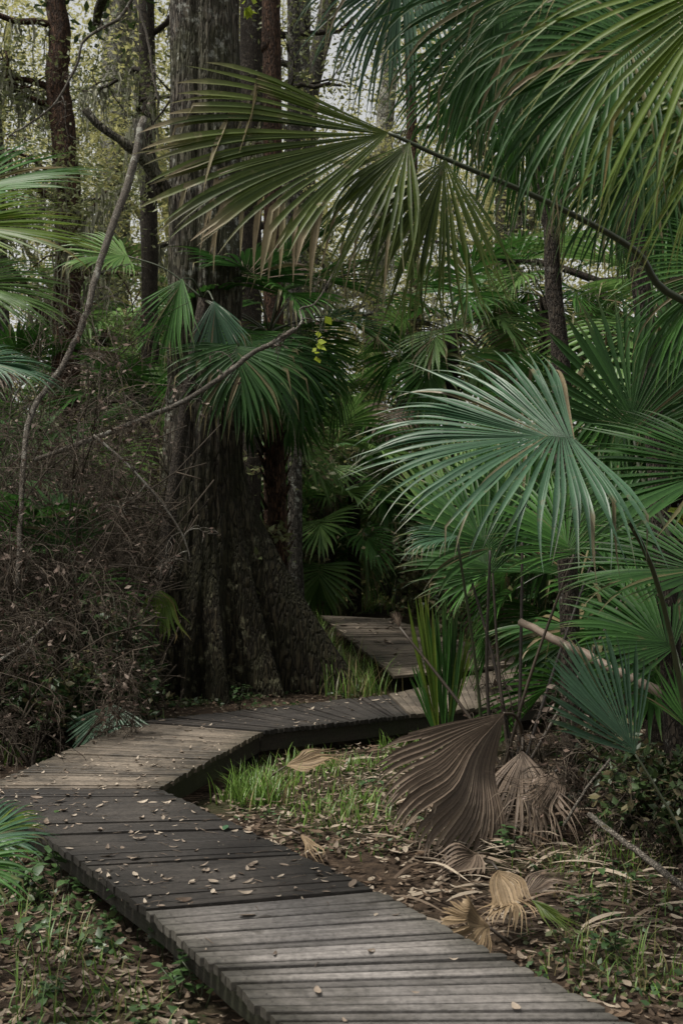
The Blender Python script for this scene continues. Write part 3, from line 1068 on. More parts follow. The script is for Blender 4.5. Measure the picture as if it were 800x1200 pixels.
# clump around the dead brown fan
b = at(602, 8.0)
pc = thing('palm', 'clump of upright palm stalks with a collapsed brown dead fan at its foot', 'palm', b)
f_ = sub(pc, [b + V((.05, .1, .02)), P(612, 868, 7.85), P(604, 840, 7.75), P(590, 836, 7.65)], P(490, 955, 6.95), V((.42, -.8, .42)), Rr=1.18, mat='dead', pmat='petiole_brown', n=46, spread=(40, 30), costa=.12,
    curl=-4, fold=-.3, droop=(.22, .5), split=.74, brk=.12, dry=.4, steps=14, wid=1.2, jit=.012, crumple=.085, label='dead brown pleated fan folded down to the ground', rs=random.Random(5))
sub(pc, [b + V((.05, .1, .02)), P(612, 868, 7.85), P(612, 880, 7.75)], P(622, 985, 7.3), V((-.3, -.85, .3)), Rr=.8, crumple=.07, mat='dead', pmat='petiole_brown', n=26, spread=(40, 60), costa=.1, curl=0, fold=-.1,
    droop=(1.0, 1.3), split=.35, brk=.5, dry=.5, label='torn brown fan with split hanging leaflets', rs=random.Random(6))
for (pts, tip, nr, Rr, mt, sp_, dr, kw) in (
        ([P(585, 838, 8.0), P(545, 790, 8.2), P(560, 700, 8.4), P(577, 672, 8.5)], P(520, 600, 8.7), V((-.3, -.6, .7)), .75, 'palm_dark', 85, .7, {}),
        ([P(640, 870, 7.9), P(618, 800, 8.0), P(588, 690, 8.1), P(574, 645, 8.1)], P(520, 560, 8.2), V((.2, -.7, .6)), .8, 'palm_dark', 95, .7, {}),
        ([P(655, 880, 7.9), P(640, 800, 8.0), P(610, 690, 8.3), P(612, 620, 8.5)], P(615, 500, 8.6), V((.1, -.95, .2)), .85, 'palm_dark', 80, .4, {}),
        ([P(560, 860, 8.2), P(540, 800, 8.4), P(545, 700, 8.6), P(545, 655, 8.6)], P(525, 490, 8.8), V((-.25, -.95, .15)), 1.0, 'palm_far', 36, .1, dict(split=.75)),
        ([P(510, 860, 8.3), P(495, 800, 8.3), P(478, 750, 8.3), P(468, 735, 8.3)], P(462, 715, 8.3), V((0, -.9, .4)), .12, 'dead', 30, .5, {}),
        ([P(690, 900, 7.6), P(690, 800, 7.6), P(680, 700, 7.8), P(672, 650, 7.9)], P(640, 590, 8.0), V((.1, -.7, .6)), .7, 'palm', 90, .8, {}),
        ([P(660, 890, 7.8), P(668, 800, 8.2), P(690, 690, 8.6), P(700, 640, 8.8)], P(720, 560, 8.9), V((0, -.8, .5)), .8, 'palm_dark', 90, .6, {}),
        ([P(580, 850, 8.1), P(530, 780, 7.9), P(540, 690, 7.8), P(535, 628, 7.75)], P(495, 625, 7.6), V((.1, -.4, .9)), .42, 'palm_blue', 42, 1.3, dict(brk=.3)),
        ([P(640, 845, 8.1), P(665, 790, 8.2), P(700, 725, 8.4), P(730, 700, 8.5)], P(790, 690, 8.6), V((0, -.7, .7)), .6, 'palm', 80, .8, {})):
    k = dict(n=36, spread=(sp_, sp_), costa=.2, curl=18, droop=(dr, dr), pr=(.015, .009), pmat='petiole_brown' if mt != 'palm_blue' else 'petiole', rs=random.Random(int(Rr * 100)))
    k.update(kw)
    b2 = b + V((rnd.uniform(-.18, .2), rnd.uniform(-.1, .2), 0))
    sub(pc, [b2, b2.lerp(pts[-1], .5) + V((rnd.uniform(-.05, .05), 0, .03)), pts[-1]], tip, nr, Rr=Rr, mat=mt, **k)

# fresh spear leaves left of that clump
b = at(518, 8.5)
pd = thing('palm', 'young palm with narrow bright green folded spear leaves beside the stalks', 'palm', b)
for (h0, tp, Rr, mt, sp_) in (((514, 868), (490, 690), 1.06, 'palm_lime', 9), ((520, 868), (516, 700), 1.0, 'palm', 8), ((527, 868), (533, 690), .95, 'palm_dark', 8),
                              ((523, 866), (545, 760), .72, 'palm_lime', 10), ((512, 868), (488, 790), .55, 'palm', 10)):
    hb = P(*h0, 8.45)
    sub(pd, [b, b.lerp(hb, .5), hb], P(*tp, 8.45), V((-.2, -.9, .25)), Rr=Rr, mat=mt, n=12, spread=(sp_ * .7, sp_ * .7), costa=.1, curl=4, fold=.5, droop=(.06, .06), split=.8, brk=0, dry=.2, pr=(.01, .008))

# palm out on the right whose arching leaf spans the walk
b = V((3.0, 5.5, 0))
pe = thing('palm', 'palm at right edge whose long arching leaf reaches across to the big trunk', 'palm', b)
tb = MB()
tp_ = V((2.45, 5.4, 2.75))
tube(tb, spline([b - UP * .05, V((2.95, 5.45, 1.4)), tp_], 6), [.16 - .003 * i for i in range(13)], 12, jit=.08)
tb.build('trunk', M['bark_dark'], pe, root=pe)
sub(pe, [tp_, P(800, 352, 5.3), P(742, 292, 5.2), P(640, 236, 5.05), P(525, 187, 4.95), P(455, 155, 4.9)], P(290, 182, 4.7), V((.12, -.93, .3)), Rr=1.04, mat='palm_olive', n=54, spread=(38, 38), costa=.06, wid=1.3,
    curl=6, fold=.1, droop=(1.0, .7), split=.76, brk=.4, dry=.85, steps=14, pr=(.02, .008), jit=.05, rs=random.Random(14), label='long arching leaf with dry hanging tips',
    extra=[(P(522, 187, 4.93), P(480, 330, 4.85), V((.1, -1, .1)), dict(Rr=.86, n=44, spread=(48, 42), costa=.05, droop=(.9, 1.1), split=.34, brk=.12, rs=random.Random(15))),
           (P(480, 166, 4.9), P(415, 250, 4.75), V((.1, -.9, .4)), dict(Rr=.82, n=24, spread=(38, 26), costa=.05, droop=(1.6, 1.0), split=.36, brk=.2, rs=random.Random(16)))])
rs = random.Random(41)
for (hx, hy, hd, tx, ty, td, Rr, mt, nr, dr, sd) in (
        (905, -70, 3.6, 690, 60, 3.3, .95, 'palm_lime', (.3, -.5, .8), .75, 1),
        (930, 70, 3.9, 760, 150, 3.8, .8, 'palm_lime', (.3, -.5, .8), .8, 2),
        (830, 10, 4.6, 760, 120, 4.4, .85, 'palm_dark', (.3, -.8, .5), 1.0, 3),
        (700, -50, 5.0, 640, 60, 4.7, .95, 'palm_dark', (.3, -.75, .5), .9, 4),
        (600, -45, 5.6, 560, 80, 5.3, 1.0, 'palm_dark', (.1, -.8, .4), .7, 5),
        (780, 160, 5.8, 690, 240, 5.6, .8, 'palm_dark', (.3, -.6, .6), 1.1, 6),
        (860, 300, 5.6, 770, 370, 5.4, .7, 'palm', (.3, -.6, .7), .9, 7),
        (760, 40, 4.2, 640, 90, 3.9, .85, 'palm_dark', (.3, -.6, .6), 1.6, 8)):
    h_ = P(hx, hy, hd)
    sub(pe, [tp_, tp_.lerp(h_, .5) + V((0, 0, .25)), h_], P(tx, ty, td), V(nr), Rr=Rr, mat=mt, n=58, spread=(95, 95), costa=.3, curl=35, fold=.1, droop=(dr + .5, dr + .5), split=.34,
        brk=.15, dry=.4, rs=random.Random(sd))

# tall palm hanging over the top right of the picture
b = at(852, 9.0)
pf = palm('tall palm with dark trunk and drooping crown filling the upper right', b, 5.8, .1, 13, .95, 1.15, lean=(-.2, -.2), mats=('palm', 'palm_dark', 'palm'), seg=38, steps=10,
          droop=1.1, el=(60, -50), dead=.12, dry=.45, brk=.12, split=.42)
h_ = P(485, -35, 6.0)
tp2 = V((1.72, 7.4, 5.1))
ph = thing('palm', 'palm crown above the path with pale leaflets hanging at top centre', 'palm', V((2.1, 7.4, 0)))
tb = MB(); tube(tb, spline([V((2.1, 7.4, -.05)), V((1.95, 7.4, 2.5)), tp2], 6), [.075 - .002 * i for i in range(13)], 10, jit=.08)
tb.build('trunk', M['bark_dark'], ph, root=ph)
for (hx, hy, hd, tx, ty, td, Rr, mt, nr, dr, sd) in (
        (487, -60, 6.2, 440, 20, 6.1, .85, 'palm_blue', (.2, -.7, .6), 1.6, 1), (590, -20, 6.6, 560, 110, 6.3, 1.0, 'palm_dark', (.1, -.8, .4), .9, 2),
        (640, -40, 6.0, 690, 60, 5.8, .9, 'palm', (-.2, -.7, .5), 1.1, 3), (560, 60, 7.6, 540, 170, 7.5, .9, 'palm', (.1, -.8, .4), .9, 4),
        (690, 60, 7.2, 720, 190, 7.0, .9, 'palm_dark', (0, -.8, .4), .9, 5), (620, 110, 7.9, 610, 230, 7.8, .9, 'palm', (0, -.8, .4), 1.5, 6),
        (740, -30, 6.4, 790, 90, 6.2, .9, 'palm_lime', (-.2, -.7, .5), 1.1, 7)):
    h_ = P(hx, hy, hd)
    sub(ph, [tp2, tp2.lerp(h_, .5) + V((0, 0, .2)), h_], P(tx, ty, td), V(nr), Rr=Rr, mat=mt, n=56, spread=(95, 95), costa=.3, curl=35, fold=.1, droop=(dr + .5, dr + .5), split=.34, brk=.15, dry=.4, rs=random.Random(sd + 60))

# ------------------------------------------------------------------ palms on the left and round the big trunk
b = V((-2.75, 4.9, 0))
pl_ = thing('palm', 'palm at left edge pushing yellowish green fans into the picture', 'palm', b)
tb = MB(); tpl = V((-2.6, 4.9, 2.6)); tube(tb, spline([b - UP * .05, V((-2.7, 4.9, 1.3)), tpl], 6), [.15] * 13, 12, jit=.08)
tb.build('trunk', M['bark_dark'], pl_, root=pl_)
for (hx, hy, hd, tx, ty, td, Rr, mt, nr, dr, sd) in (
        (-95, 265, 4.6, 80, 235, 4.7, .66, 'palm_lime', (-.1, -.6, .8), .35, 1), (-80, 235, 5.2, 60, 160, 5.4, .75, 'palm', (-.1, -.6, .8), .4, 2),
        (-60, 330, 5.0, 60, 330, 5.0, .52, 'palm_far', (-.2, -.6, .8), .7, 3), (-40, 420, 5.8, 50, 420, 5.9, .48, 'palm_blue', (-.1, -.5, .9), .9, 4)):
    h_ = P(hx, hy, hd)
    sub(pl_, [tpl, tpl.lerp(h_, .5) + V((0, 0, .1)), h_], P(tx, ty, td), V(nr), Rr=Rr, mat=mt, n=44, spread=(85, 85), costa=.25, curl=15, fold=.08, droop=(dr, dr), split=.45, brk=.06, dry=.3, rs=random.Random(sd + 80))
b = V((-1.75, 4.7, 0))
pm = thing('palm', 'low palm at lower left edge arching its leaflets beside the boardwalk', 'palm', b)
for (hx, hy, hd, tx, ty, td, Rr, mt, dr, sd) in ((-40, 990, 4.8, 30, 950, 4.9, .36, 'palm_blue', .9, 1), (-55, 1010, 4.7, 10, 1010, 4.6, .36, 'palm', .8, 2), (-35, 1000, 5.0, 20, 930, 5.1, .34, 'palm_lime', 1.3, 3)):
    h_ = P(hx, hy, hd)
    sub(pm, [b, b.lerp(h_, .6) + V((-.04, 0, .05)), h_], P(tx, ty, td), V((-.1, -.6, .8)), Rr=Rr, mat=mt, n=26, spread=(70, 70), costa=.25, curl=25, fold=.1, droop=(dr, dr), split=.4, dry=.15, pr=(.01, .007), rs=random.Random(sd))
b = at(118, 11.6)
pn = thing('palm', 'small palm left of the boardwalk with one fan resting against the boards', 'palm', b)
sub(pn, [b, P(130, 700, 11.4), P(137, 760, 11.1), P(131, 824, 10.8)], P(112, 880, 10.4), V((0, -.75, .6)), Rr=.6, mat='palm_blue', n=34, spread=(62, 50), costa=.15, curl=5, fold=.05, droop=(.1, .1), split=.75, dry=.1, pr=(.01, .008))
sub(pn, [b, P(100, 740, 11.8), P(80, 640, 12)], P(60, 560, 12), V((0, -.8, .5)), Rr=.7, mat='palm_dark', n=30, spread=(80, 80), droop=(.6, .6))
b = at(330, 16.6)
palm('palm with brown trunk growing close behind the right flank of the big tree', b, 4.75, .13, 20, .8, 1.2, mats=('palm', 'palm_dark', 'palm'), seg=36, steps=9, droop=.75, el=(70, -45), dead=.08, dry=.4, trunkmat='bark_red', lean=(-.15, -.5))
b = at(172, 14.0)
pt_ = thing('palm', 'palm in front of the big trunk with torn fans hanging against its bark', 'palm', b)
tpt = P(238, 350, 14.3)
tb = MB(); tube(tb, spline([b - UP * .05, P(205, 560, 14.2), tpt], 6), [.1 - .003 * i for i in range(13)], 8, jit=.08); tb.build('trunk', M['bark_dark'], pt_, root=pt_)
for (hx, hy, hd, tx, ty, td, Rr, mt, nr, dr, sd) in (
        (214, 326, 13.8, 180, 400, 13.6, 1.05, 'palm', (-.2, -.9, .4), .7, 1), (250, 352, 13.9, 264, 440, 13.7, .9, 'palm_blue', (.1, -.95, .3), .8, 2),
        (292, 400, 13.9, 320, 480, 13.6, 1.1, 'palm_dark', (.1, -.7, .6), .9, 3), (280, 405, 13.8, 265, 480, 13.5, 1.1, 'palm_dark', (0, -.7, .6), .9, 4),
        (150, 300, 14.4, 110, 290, 14.2, .9, 'palm_far', (0, -.6, .8), .7, 5)):
    h_ = P(hx, hy, hd)
    sub(pt_, [tpt, tpt.lerp(h_, .5) + V((0, 0, .1)), h_], P(tx, ty, td), V(nr), Rr=Rr, mat=mt, n=38, spread=(42 if sd < 3 else 90,) * 2, costa=.2, curl=20, fold=.1, droop=(dr, dr), split=.5, brk=.2, dry=.4, rs=random.Random(sd + 20))

# palms deeper in the wood
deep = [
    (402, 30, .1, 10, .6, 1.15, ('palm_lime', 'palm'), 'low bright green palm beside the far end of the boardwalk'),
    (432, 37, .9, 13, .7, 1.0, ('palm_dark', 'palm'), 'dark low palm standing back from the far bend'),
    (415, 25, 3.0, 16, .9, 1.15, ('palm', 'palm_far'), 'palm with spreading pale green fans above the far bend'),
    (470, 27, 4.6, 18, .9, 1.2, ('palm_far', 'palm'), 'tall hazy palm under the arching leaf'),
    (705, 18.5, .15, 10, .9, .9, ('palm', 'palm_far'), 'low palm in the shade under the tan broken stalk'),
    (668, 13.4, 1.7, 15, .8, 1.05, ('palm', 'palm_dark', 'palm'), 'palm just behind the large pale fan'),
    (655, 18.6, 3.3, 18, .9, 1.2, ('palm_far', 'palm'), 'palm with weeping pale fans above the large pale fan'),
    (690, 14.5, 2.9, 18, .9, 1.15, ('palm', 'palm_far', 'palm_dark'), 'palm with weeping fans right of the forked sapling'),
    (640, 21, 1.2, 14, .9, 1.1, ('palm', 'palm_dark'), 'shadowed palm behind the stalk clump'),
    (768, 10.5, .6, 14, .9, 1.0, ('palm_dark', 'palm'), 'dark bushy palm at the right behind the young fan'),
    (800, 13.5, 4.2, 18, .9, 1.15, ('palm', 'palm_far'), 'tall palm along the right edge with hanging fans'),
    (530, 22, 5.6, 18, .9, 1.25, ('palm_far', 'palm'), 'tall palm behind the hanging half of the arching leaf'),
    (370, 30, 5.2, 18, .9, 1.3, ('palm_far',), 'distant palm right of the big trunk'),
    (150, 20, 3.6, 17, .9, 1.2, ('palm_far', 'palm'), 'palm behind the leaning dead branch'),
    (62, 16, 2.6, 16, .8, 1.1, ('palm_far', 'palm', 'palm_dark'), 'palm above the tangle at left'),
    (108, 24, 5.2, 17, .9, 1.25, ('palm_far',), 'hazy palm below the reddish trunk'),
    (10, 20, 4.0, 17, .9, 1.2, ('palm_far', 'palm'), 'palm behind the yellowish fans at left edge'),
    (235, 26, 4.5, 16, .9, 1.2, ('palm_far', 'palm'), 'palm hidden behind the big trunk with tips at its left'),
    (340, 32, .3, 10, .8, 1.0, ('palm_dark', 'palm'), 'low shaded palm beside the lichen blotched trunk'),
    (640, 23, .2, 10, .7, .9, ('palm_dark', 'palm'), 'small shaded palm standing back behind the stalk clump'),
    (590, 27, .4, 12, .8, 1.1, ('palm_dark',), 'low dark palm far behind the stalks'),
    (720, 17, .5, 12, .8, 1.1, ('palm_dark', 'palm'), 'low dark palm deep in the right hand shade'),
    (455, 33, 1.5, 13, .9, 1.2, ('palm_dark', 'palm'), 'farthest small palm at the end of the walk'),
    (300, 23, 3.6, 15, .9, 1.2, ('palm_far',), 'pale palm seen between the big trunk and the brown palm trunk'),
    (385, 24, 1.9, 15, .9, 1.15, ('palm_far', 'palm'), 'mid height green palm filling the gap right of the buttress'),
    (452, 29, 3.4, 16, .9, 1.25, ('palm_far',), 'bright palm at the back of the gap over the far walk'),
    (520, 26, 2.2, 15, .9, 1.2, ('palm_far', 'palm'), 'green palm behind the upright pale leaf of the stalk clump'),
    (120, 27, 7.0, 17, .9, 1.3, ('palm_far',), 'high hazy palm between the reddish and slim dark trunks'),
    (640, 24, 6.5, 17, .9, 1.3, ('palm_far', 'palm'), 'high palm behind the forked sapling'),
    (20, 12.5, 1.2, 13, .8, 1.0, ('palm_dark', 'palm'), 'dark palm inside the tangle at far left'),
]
for i, (px, d, h, n, pl, Rr, mats, lab) in enumerate(deep):
    palm(lab, at(px, d), h, .13 if h > 1 else .1, n, pl, Rr, mats=mats, seg=30 if d < 18 else 26, steps=8 if d < 18 else 7, droop=.85 if h > 1 else .55,
         el=(70, -40) if h > 1 else (82, 18), dead=(.1 if d > 18 else 0) if h > 1 else .03, dry=.35, split=.45)

# ------------------------------------------------------------------ tangle of bare twigs on the left
XMAX = None


def twig_rec(mb, lf, p, d, ln, r, lev, rs, droop=.05, lfp=.5, lsz=.05):
    seg = 6
    pts = [V(p)]
    d = V(d).normalized()
    for k in range(seg):
        d = (d + V((rs.gauss(0, .2), rs.gauss(0, .2), rs.gauss(0, .16) - droop * (k / seg)))).normalized()
        q = pts[-1] + d * (ln / seg)
        if q.z < .03:
            q.z = .03
        pts.append(q)
        if XMAX is not None and q.x / q.y > XMAX + rs.uniform(-.03, .03):
            break
        if lev > 0 and k > 0:
            for _ in range(2 if lev > 1 else rs.randint(1, 2)):
                if rs.random() < .72:
                    dd = (d + V((rs.gauss(0, .8), rs.gauss(0, .8), rs.gauss(.05, .6)))).normalized()
                    twig_rec(mb, lf, q, dd, ln * rs.uniform(.35, .6), r * .5, lev - 1, rs, droop * 1.4, lfp, lsz)
        elif lev == 0 and rs.random() < lfp * .5:
            leafcards(lf, q, (.03, .03, .03), 1, lsz, .6, rs, .5, .6)
    tube(mb, pts, [max(.0022, r * (1 - .6 * k / seg)) for k in range(len(pts))], 3 if lev < 2 else 5)


def shrub(label, base, stems, hgt, seed, lfp=.5, spread=.7, lean=(0, 0), leafmat='twigleaf', lsz=.06, lev=3):
    rs = random.Random(seed)
    root = thing('shrub', label, 'shrub', base)
    mb, lf = MB(), MB()
    for i in range(stems):
        A = rs.uniform(0, 6.28)
        p = V(base) + V((math.cos(A), math.sin(A), 0)) * rs.uniform(0, .3)
        d = V((math.cos(A) * spread + lean[0], math.sin(A) * spread + lean[1], 1))
        twig_rec(mb, lf, p, d, hgt * .72 * rs.uniform(.7, 1.15), .014, lev, rs, .22, lfp * (.16 if leafmat == 'twigleaf' else .6), lsz)
    mb.build('branch', M['twig'], root, root=root)
    if lf.v:
        lf.build('foliage', M[leafmat], root, root=root)
    return root


XMAX = -.142      # the tangle stops short of the big trunk's face
shrub('dense tangle of bare grey twigs at the left edge', at(5, 10.2), 9, 2.3, 1, .5, spread=.5)
shrub('tangled dry bush with withered brown leaves below the leaning branch', at(62, 11.4), 8, 2.9, 2, .9, lean=(.05, 0), spread=.45)
shrub('dry twig bush with pale curled leaves left of the big trunk', at(118, 12.4), 7, 2.9, 3, 1.0, lean=(-.05, 0), spread=.35)
shrub('sparse dead bush leaning against the foot of the big trunk', at(165, 13.2), 5, 2.6, 4, 1.1, spread=.3)
shrub('tall dead brush rising behind the tangle at left', at(40, 13.5), 9, 5.0, 5, .6, spread=.3)
shrub('thicket of bare stems behind the dry twig bush', at(110, 14.0), 8, 5.0, 6, .8, spread=.28)
shrub('low brambly twigs at the shaded left margin of the walk', at(40, 10.2), 7, 1.1, 7, .5, spread=1.0)
shrub('low dry sprigs in front of the big trunk', at(175, 12.8), 5, .9, 8, .8, spread=.6)
shrub('dark leafy bush under the tangle at left', at(25, 12), 9, 1.7, 9, 1.8, leafmat='foliage_dark', lsz=.09)
shrub('green leaved bush at the base of the big trunk', at(195, 13.8), 6, .7, 10, 1.8, leafmat='foliage_dark', lsz=.06)
shrub('glossy green sapling amid the dry tangle', at(95, 11.0), 6, 1.5, 18, 2.2, leafmat='weed', lsz=.09, spread=.4)
shrub('leafy evergreen bush filling the shade behind the tangle', at(120, 16), 10, 4.2, 19, 2.2, leafmat='foliage_dark', lsz=.1, spread=.5)
shrub('tall bare whips climbing at the left edge of the picture', at(-8, 11.5), 9, 5.2, 31, 1.0, spread=.16)
shrub('tall tangled vines and whips below the reddish trunk', at(75, 12.6), 9, 5.6, 32, 1.1, spread=.15)
shrub('tall dead twiggy bush just left of the big trunk', at(140, 13.4), 8, 5.0, 33, 1.1, spread=.14)
XMAX = None
shrub('dark leafy bush closing the lower right edge', at(812, 7.6), 8, 1.0, 34, 2.0, leafmat='foliage_dark', lsz=.07)
shrub('leafy olive bush deep at left behind the palms', at(95, 18), 10, 4.6, 11, 2.0, leafmat='foliage', lsz=.12)
shrub('leafy olive bush at left between the trunks', at(170, 24), 10, 5.4, 12, 2.0, leafmat='foliage', lsz=.16)
shrub('leafy bush beyond the far end of the walk', at(410, 34), 10, 3.0, 13, 2.0, leafmat='foliage', lsz=.16)
shrub('leafy bush in the shade at far right', at(700, 19), 10, 3.4, 14, 2.0, leafmat='foliage_dark', lsz=.14)
shrub('leafy bush between the palms behind the spear leaves', at(560, 26), 10, 3.4, 15, 2.0, leafmat='foliage', lsz=.15)
shrub('leafy hazy bush behind the arching leaf', at(440, 36), 10, 6.5, 16, 2.0, leafmat='foliage', lsz=.24)
shrub('bare sprigs growing at the right behind the young fan', at(760, 8.2), 6, 1.2, 17, .6)


def dead_branch(label, pts, r0, r1, twigs=8, seed=1, mat='branch', name='branch', cat='branch', tl=.5):
    rs = random.Random(seed)
    sp = spline(pts, 6)
    root = thing('dead_branch', label, 'branch', sp[-1])
    mb = MB(); k = len(sp) - 1
    sp = [p + V((rs.gauss(0, r0 * .13), rs.gauss(0, r0 * .13), rs.gauss(0, r0 * .13))) for p in sp]
    tube(mb, sp, [r0 + (r1 - r0) * i / k for i in range(k + 1)], 8, jit=.12)
    tw, lf = mb, MB()
    for i in range(twigs):
        q = sp[rs.randint(2, k)]
        twig_rec(tw, lf, q, V((rs.gauss(0, 1), rs.gauss(0, 1), rs.gauss(0, .6))), tl * rs.uniform(.5, 1.3), .008, 1, rs, .3, .4)
    mb.build('limb', M[mat], root, root=root)
    if lf.v:
        lf.build('foliage', M['twigleaf'], root, root=root)


dead_branch('thick grey dead branch leaning diagonally at left of the big trunk', [P(168, 138, 13.2), P(153, 205, 13.0), P(122, 292, 12.7), P(98, 375, 12.4), P(74, 428, 12.2), P(36, 488, 11.8), P(27, 560, 11.5), P(20, 690, 11.0)], .044, .022, 10, 1)
dead_branch('curved bare branch slanting across the front of the big trunk', [P(345, 385, 13.4), P(320, 402, 13.4), P(298, 412, 13.4), P(262, 440, 13.3), P(216, 470, 13.2), P(180, 485, 13.0), P(120, 510, 12.7), P(40, 540, 12.2)], .028, .03, 9, 2, tl=.35)
dead_branch('crooked pale twig sprouting up right of the big trunk', [P(400, 300, 13.6), P(372, 352, 13.5), P(352, 362, 13.5), P(352, 380, 13.4), P(318, 408, 13.4)], .008, .016, 4, 3, tl=.3)
dead_branch('thin pale dead stem arching down through the tangle', [P(110, 510, 11), P(150, 545, 10.9), P(190, 590, 10.9), P(215, 630, 10.9), P(224, 660, 10.9)], .014, .006, 8, 4, tl=.35)
dead_branch('slim dead stem crossing the reddish trunk at top left', [P(165, -20, 17), P(140, 20, 17), P(100, 45, 17), P(88, 80, 17), P(60, 125, 17), P(10, 160, 17)], .03, .012, 8, 5, tl=.8)
dead_branch('bare hanging twig left of the slim dark trunk', [P(155, -10, 15), P(172, 40, 15), P(180, 90, 15), P(186, 120, 15)], .02, .012, 4, 6, tl=.4)
dead_branch('tan broken palm stalk lying over the brush at right', [P(610, 729, 8.3), P(655, 752, 8.0), P(720, 785, 7.7), P(810, 830, 7.3)], .026, .036, 0, 7, mat='deadleaf')
dead_branch('grey stick slanting on the litter at lower right', [P(690, 955, 7.0), P(735, 990, 6.7), P(800, 1040, 6.3), P(840, 1070, 6.1)], .016, .02, 0, 8)
dead_branch('slender stick propped over the litter right of the dead fan', [P(715, 890, 7.2), P(690, 920, 7.1), P(660, 968, 7.05)], .007, .009, 0, 9)
dead_branch('dark sticks lying low at the left margin of the walk', [P(-10, 780, 10), P(30, 755, 10.2), P(62, 725, 10.4)], .02, .012, 3, 10, tl=.3)
dead_branch('short stick lying among litter near the bottom right', [P(680, 1135, 5.75), P(705, 1110, 5.9), P(715, 1098, 6.0)], .014, .01, 0, 11)

# fallen dead fans on the ground
def fallen(label, hub, tip, nr, Rr, mat, name='fallen_frond', **kw):
    root = thing(name, label, 'palm leaf', hub)
    mb = MB()
    k = dict(n=22, spread=(40, 40), costa=.15, curl=5, fold=.1, droop=(.2, .2), split=.85, brk=.1, dry=.5, crumple=.22, jit=.02, wid=1.15)
    k.update(kw)
    h = V(hub)
    blade(mb, h, V(tip) - h, nr, Rr, **k)
    mb.build('frond', M[mat], root, root=root)
    if 'half green' in label or 'ribbed' in label:
        return
    pbm = MB()
    d = (h - V(tip)).normalized()
    tube(pbm, [h, h + d * .1 + V((0, 0, -.03)), h + d * .22 + V((0, 0, -.1))], [.008, .009, .01], 6)
    pbm.build('petiole', M['petiole_brown'], root, root=root)


fallen('pale tan pleated dead fan curled against the near boardwalk edge', P(574, 1088, 5.5), P(515, 1066, 5.35), V((-.15, -.75, .65)), .25, 'tan', spread=(62, 40), droop=(.9, .9), n=26)
fallen('tan crumpled dead fan spilling down beside the near boardwalk', P(583, 1020, 5.9), P(612, 1095, 5.5), V((.1, -.8, .55)), .36, 'tan', spread=(40, 34), droop=(.4, .4), split=.7, n=24)
fallen('half green torn fan lying right of the crumpled tan one', P(622, 1055, 5.6), P(692, 1098, 5.4), V((.1, -.5, .85)), .33, 'palm_olive', spread=(18, 24), droop=(.15, .3), split=.3, n=9, dry=.6)
fallen('brownish ribbed fan arching behind the crumpled tan one', P(608, 1052, 5.9), P(690, 1012, 6.0), V((-.2, -.7, .7)), .36, 'dead', spread=(25, 14), droop=(.5, .2), split=.55, n=16, dry=.9)
fallen('dead tan bundle lying beside the far end of the walk', GG(358, 690) + V((0, 0, .25)), GG(404, 697), V((0, -.6, .8)), 1.1, 'tan', spread=(38, 38), droop=(.5, .5), split=.7, n=18)
fallen('dry pale curled fan lying in the grass by the inner bend', P(335, 898, 8.9), P(398, 878, 8.8), V((0, -.5, .85)), .42, 'tan', spread=(30, 38), droop=(.7, .5), split=.5, n=18)
fallen('shredded pale fan scrap on the grass at the deck edge', P(352, 978, 7.0), P(385, 1012, 6.8), V((0, -.6, .8)), .26, 'tan', spread=(25, 25), droop=(.2, .4), split=.3, n=7)
fallen('brown shredded fan scrap in the litter under the big dead fan', P(560, 1000, 6.9), P(500, 1030, 6.5), V((0, -.4, .9)), .45, 'dead', spread=(40, 40), droop=(.2, .3), split=.3, n=14)
fallen('grey brown split leaflets piled right of the big dead fan', P(650, 905, 7.6), P(600, 985, 7.1), V((.2, -.6, .7)), .6, 'dead', spread=(40, 50), droop=(.3, .4), split=.25, n=20, brk=.4, dry=.6)
fallen('pale dead fan hanging upside down below the green bush leaf at left', P(186, 690, 12.6), P(200, 760, 12.4), V((.1, -.9, .3)), .62, 'palm_lime', spread=(40, 55), droop=(1.2, 1.2), split=.35, n=12, dry=.9)

# small broad leaved weeds
def weed(label, base, n, h, lsz, seed, mat='weed', group=None):
    rs = random.Random(seed)
    root = thing('weed', label, 'weed', base, group)
    st, lf = MB(), MB()
    for i in range(n):
        A = rs.uniform(0, 6.28)
        p = V(base) + V((rs.gauss(0, .04), rs.gauss(0, .04), 0))
        pts = [p]
        d = V((math.cos(A) * .4, math.sin(A) * .4, 1)).normalized()
        for k in range(4):
            pts.append(pts[-1] + d * h * rs.uniform(.7, 1.2) / 4)
            d = (d + V((rs.gauss(0, .2), rs.gauss(0, .2), -.08))).normalized()
            if k > 0:
                for q in range(2):
                    B = rs.uniform(0, 6.28)
                    flat = V((math.cos(B), math.sin(B), rs.uniform(-.5, .3))).normalized()
                    w = flat.cross(UP).normalized()
                    c = pts[-1]
                    s_ = lsz * rs.uniform(.6, 1.3)
                    g = rs.random()
                    nn = w.cross(flat)
                    vs = [c, c + flat * s_ * .3 + w * s_ * .33 + nn * s_ * .06, c + flat * s_ * .65 + w * s_ * .28 + nn * s_ * .03, c + flat * s_ - nn * s_ * .12, c + flat * s_ * .65 - w * s_ * .28 + nn * s_ * .03,
                          c + flat * s_ * .3 - w * s_ * .33 + nn * s_ * .06, c + flat * s_ * .5 - nn * s_ * .02]
                    lf.add(vs, [(0, 1, 6), (1, 2, 6), (2, 3, 6), (3, 4, 6), (4, 5, 6), (5, 0, 6)], [(0, g, 0, g)] * 7)
        tube(st, pts, .003, 4, .3)
    st.build('stem', M['petiole'], root, root=root)
    lf.build('foliage', M[mat], root, root=root)


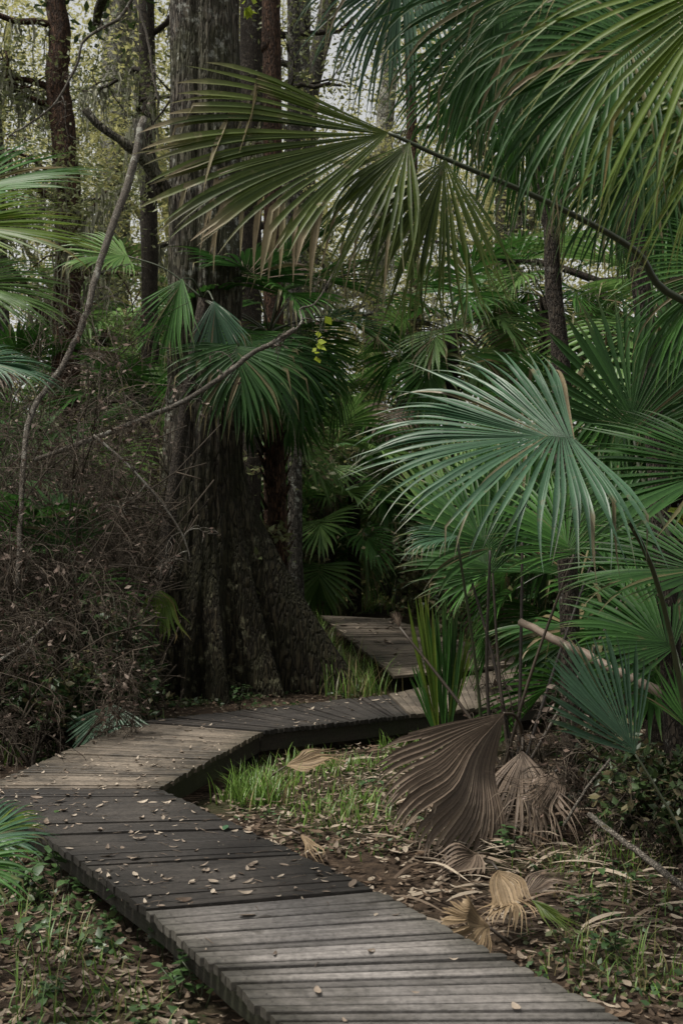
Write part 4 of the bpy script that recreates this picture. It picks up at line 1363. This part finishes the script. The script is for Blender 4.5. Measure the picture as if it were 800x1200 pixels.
for i, (px, py, n, h, s_, lab) in enumerate((
        (40, 1062, 5, .22, .07, 'broad leaved weed at left under the low palm'), (68, 1050, 5, .26, .075, 'taller leafy weed beside the dark deck corner'),
        (100, 1056, 4, .2, .065, 'leafy weed against the left side beam'), (132, 1068, 4, .26, .05, 'weed with small leaves touching the deck corner'),
        (192, 1130, 5, .2, .05, 'leafy sprig under the near side beam'), (205, 1170, 5, .2, .05, 'lower leafy sprig under the near side beam'),
        (60, 1178, 4, .12, .05, 'low weed in the litter at bottom left'), (18, 1120, 4, .16, .06, 'low weed in the litter at the left edge'),
        (150, 1088, 5, .3, .06, 'leafy weed growing up past the left beam of the dark deck'), (118, 1038, 5, .32, .06, 'tall weed hiding the left edge of the dark deck'),
        (85, 1012, 5, .32, .075, 'broad leaved weed behind the low palm at the dark deck edge'), (235, 1178, 5, .2, .05, 'leafy weed at the foot of the near beam by the bottom'),
        (105, 1120, 3, .14, .05, 'small weed in the open litter left of the near deck'),
        (600, 1010, 4, .18, .06, 'small dark weed above the crumpled tan fan'), (690, 1085, 5, .16, .05, 'weed in the litter right of the torn fan'),
        (730, 1050, 5, .18, .05, 'weed under the grey stick at right'), (360, 905, 4, .14, .04, 'weed in the grass by the inner bend'),
        (430, 930, 4, .14, .04, 'weed in the grass left of the big dead fan'), (765, 735, 5, .5, .13, 'pale broad leaf plant at the right edge'),
        (280, 815, 6, .3, .08, 'leafy sprig at the foot of the big trunk'), (455, 800, 5, .25, .06, 'sprig between deck bend and far walk'),
        (720, 1130, 4, .15, .05, 'weed among dry leaves at bottom right'))):
    b = GG(px, py) if py > 840 else at(px, 8.3 if px > 700 else 13.8 if px < 300 else 13.3)
    weed(lab, b, n, h, s_, 50 + i)


def sprig(label, pts, size, n, seed):
    rs = random.Random(seed)
    sp = spline(pts, 5)
    root = thing('vine', label, 'vine', sp[0])
    mb, lf = MB(), MB()
    tube(mb, sp, .004, 4, .3)
    for i in range(n):
        c = rs.choice(sp)
        leafcards(lf, c, (.04, .04, .04), 1, size, .4, rs, .75, down=.8)
    mb.build('stem', M['petiole'], root, root=root)
    lf.build('foliage', M['yellow'], root, root=root)


sprig('yellow green vine leaves lit up right of the big trunk', [P(372, 420, 12.5), P(372, 395, 12.5), P(380, 372, 12.5), P(386, 345, 12.5)], .11, 9, 1)
sprig('bright yellow green vine leaves at the right edge', [P(815, 640, 6.0), P(798, 606, 6.0), P(794, 590, 6.0)], .09, 5, 2)
sprig('yellow green leaf spray at the top beside the big trunk', [P(296, -30, 14), P(290, 4, 14), P(286, 12, 14)], .13, 9, 3)

# ------------------------------------------------------------------ light
w = bpy.data.worlds.new('World'); scene.world = w; w.use_nodes = True
nt = w.node_tree; nt.nodes.clear()
sky = nt.nodes.new('ShaderNodeTexSky'); sky.sky_type = 'NISHITA'; sky.sun_disc = False
EL, AZ = R(64), R(-112)          # high sun off to the left, seen through the canopy
sky.sun_elevation = EL; sky.sun_rotation = AZ
sky.air_density = 1.0; sky.dust_density = 4.0; sky.ozone_density = 1.0
hs = nt.nodes.new('ShaderNodeHueSaturation'); hs.inputs['Saturation'].default_value = .15
bg = nt.nodes.new('ShaderNodeBackground'); bg.inputs[1].default_value = .15
o = nt.nodes.new('ShaderNodeOutputWorld')
nt.links.new(sky.outputs[0], hs.inputs['Color']); hs.inputs['Value'].default_value = 1.25
wt = nt.nodes.new('ShaderNodeMix'); wt.data_type = 'RGBA'; wt.blend_type = 'MULTIPLY'; wt.inputs[0].default_value = 1
wt.inputs[7].default_value = (1, .985, .94, 1)
nt.links.new(hs.outputs[0], wt.inputs[6]); nt.links.new(wt.outputs[2], bg.inputs[0]); nt.links.new(bg.outputs[0], o.inputs[0])
sl = bpy.data.lights.new('sun', 'SUN'); sl.energy = 3.7; sl.angle = R(6); sl.color = (1, .95, .86)
so = bpy.data.objects.new('sun', sl); col.objects.link(so)
sd = V((math.sin(AZ) * math.cos(EL), math.cos(AZ) * math.cos(EL), math.sin(EL)))
so.rotation_euler = sd.to_track_quat('Z', 'Y').to_euler()

scene.view_settings.view_transform = 'Standard'
scene.view_settings.look = 'None'
scene.view_settings.exposure = 0
scene.cycles.use_denoising = True
scene.cycles.max_bounces = 6
scene.cycles.diffuse_bounces = 3
scene.cycles.transmission_bounces = 4
scene.cycles.sample_clamp_indirect = 4
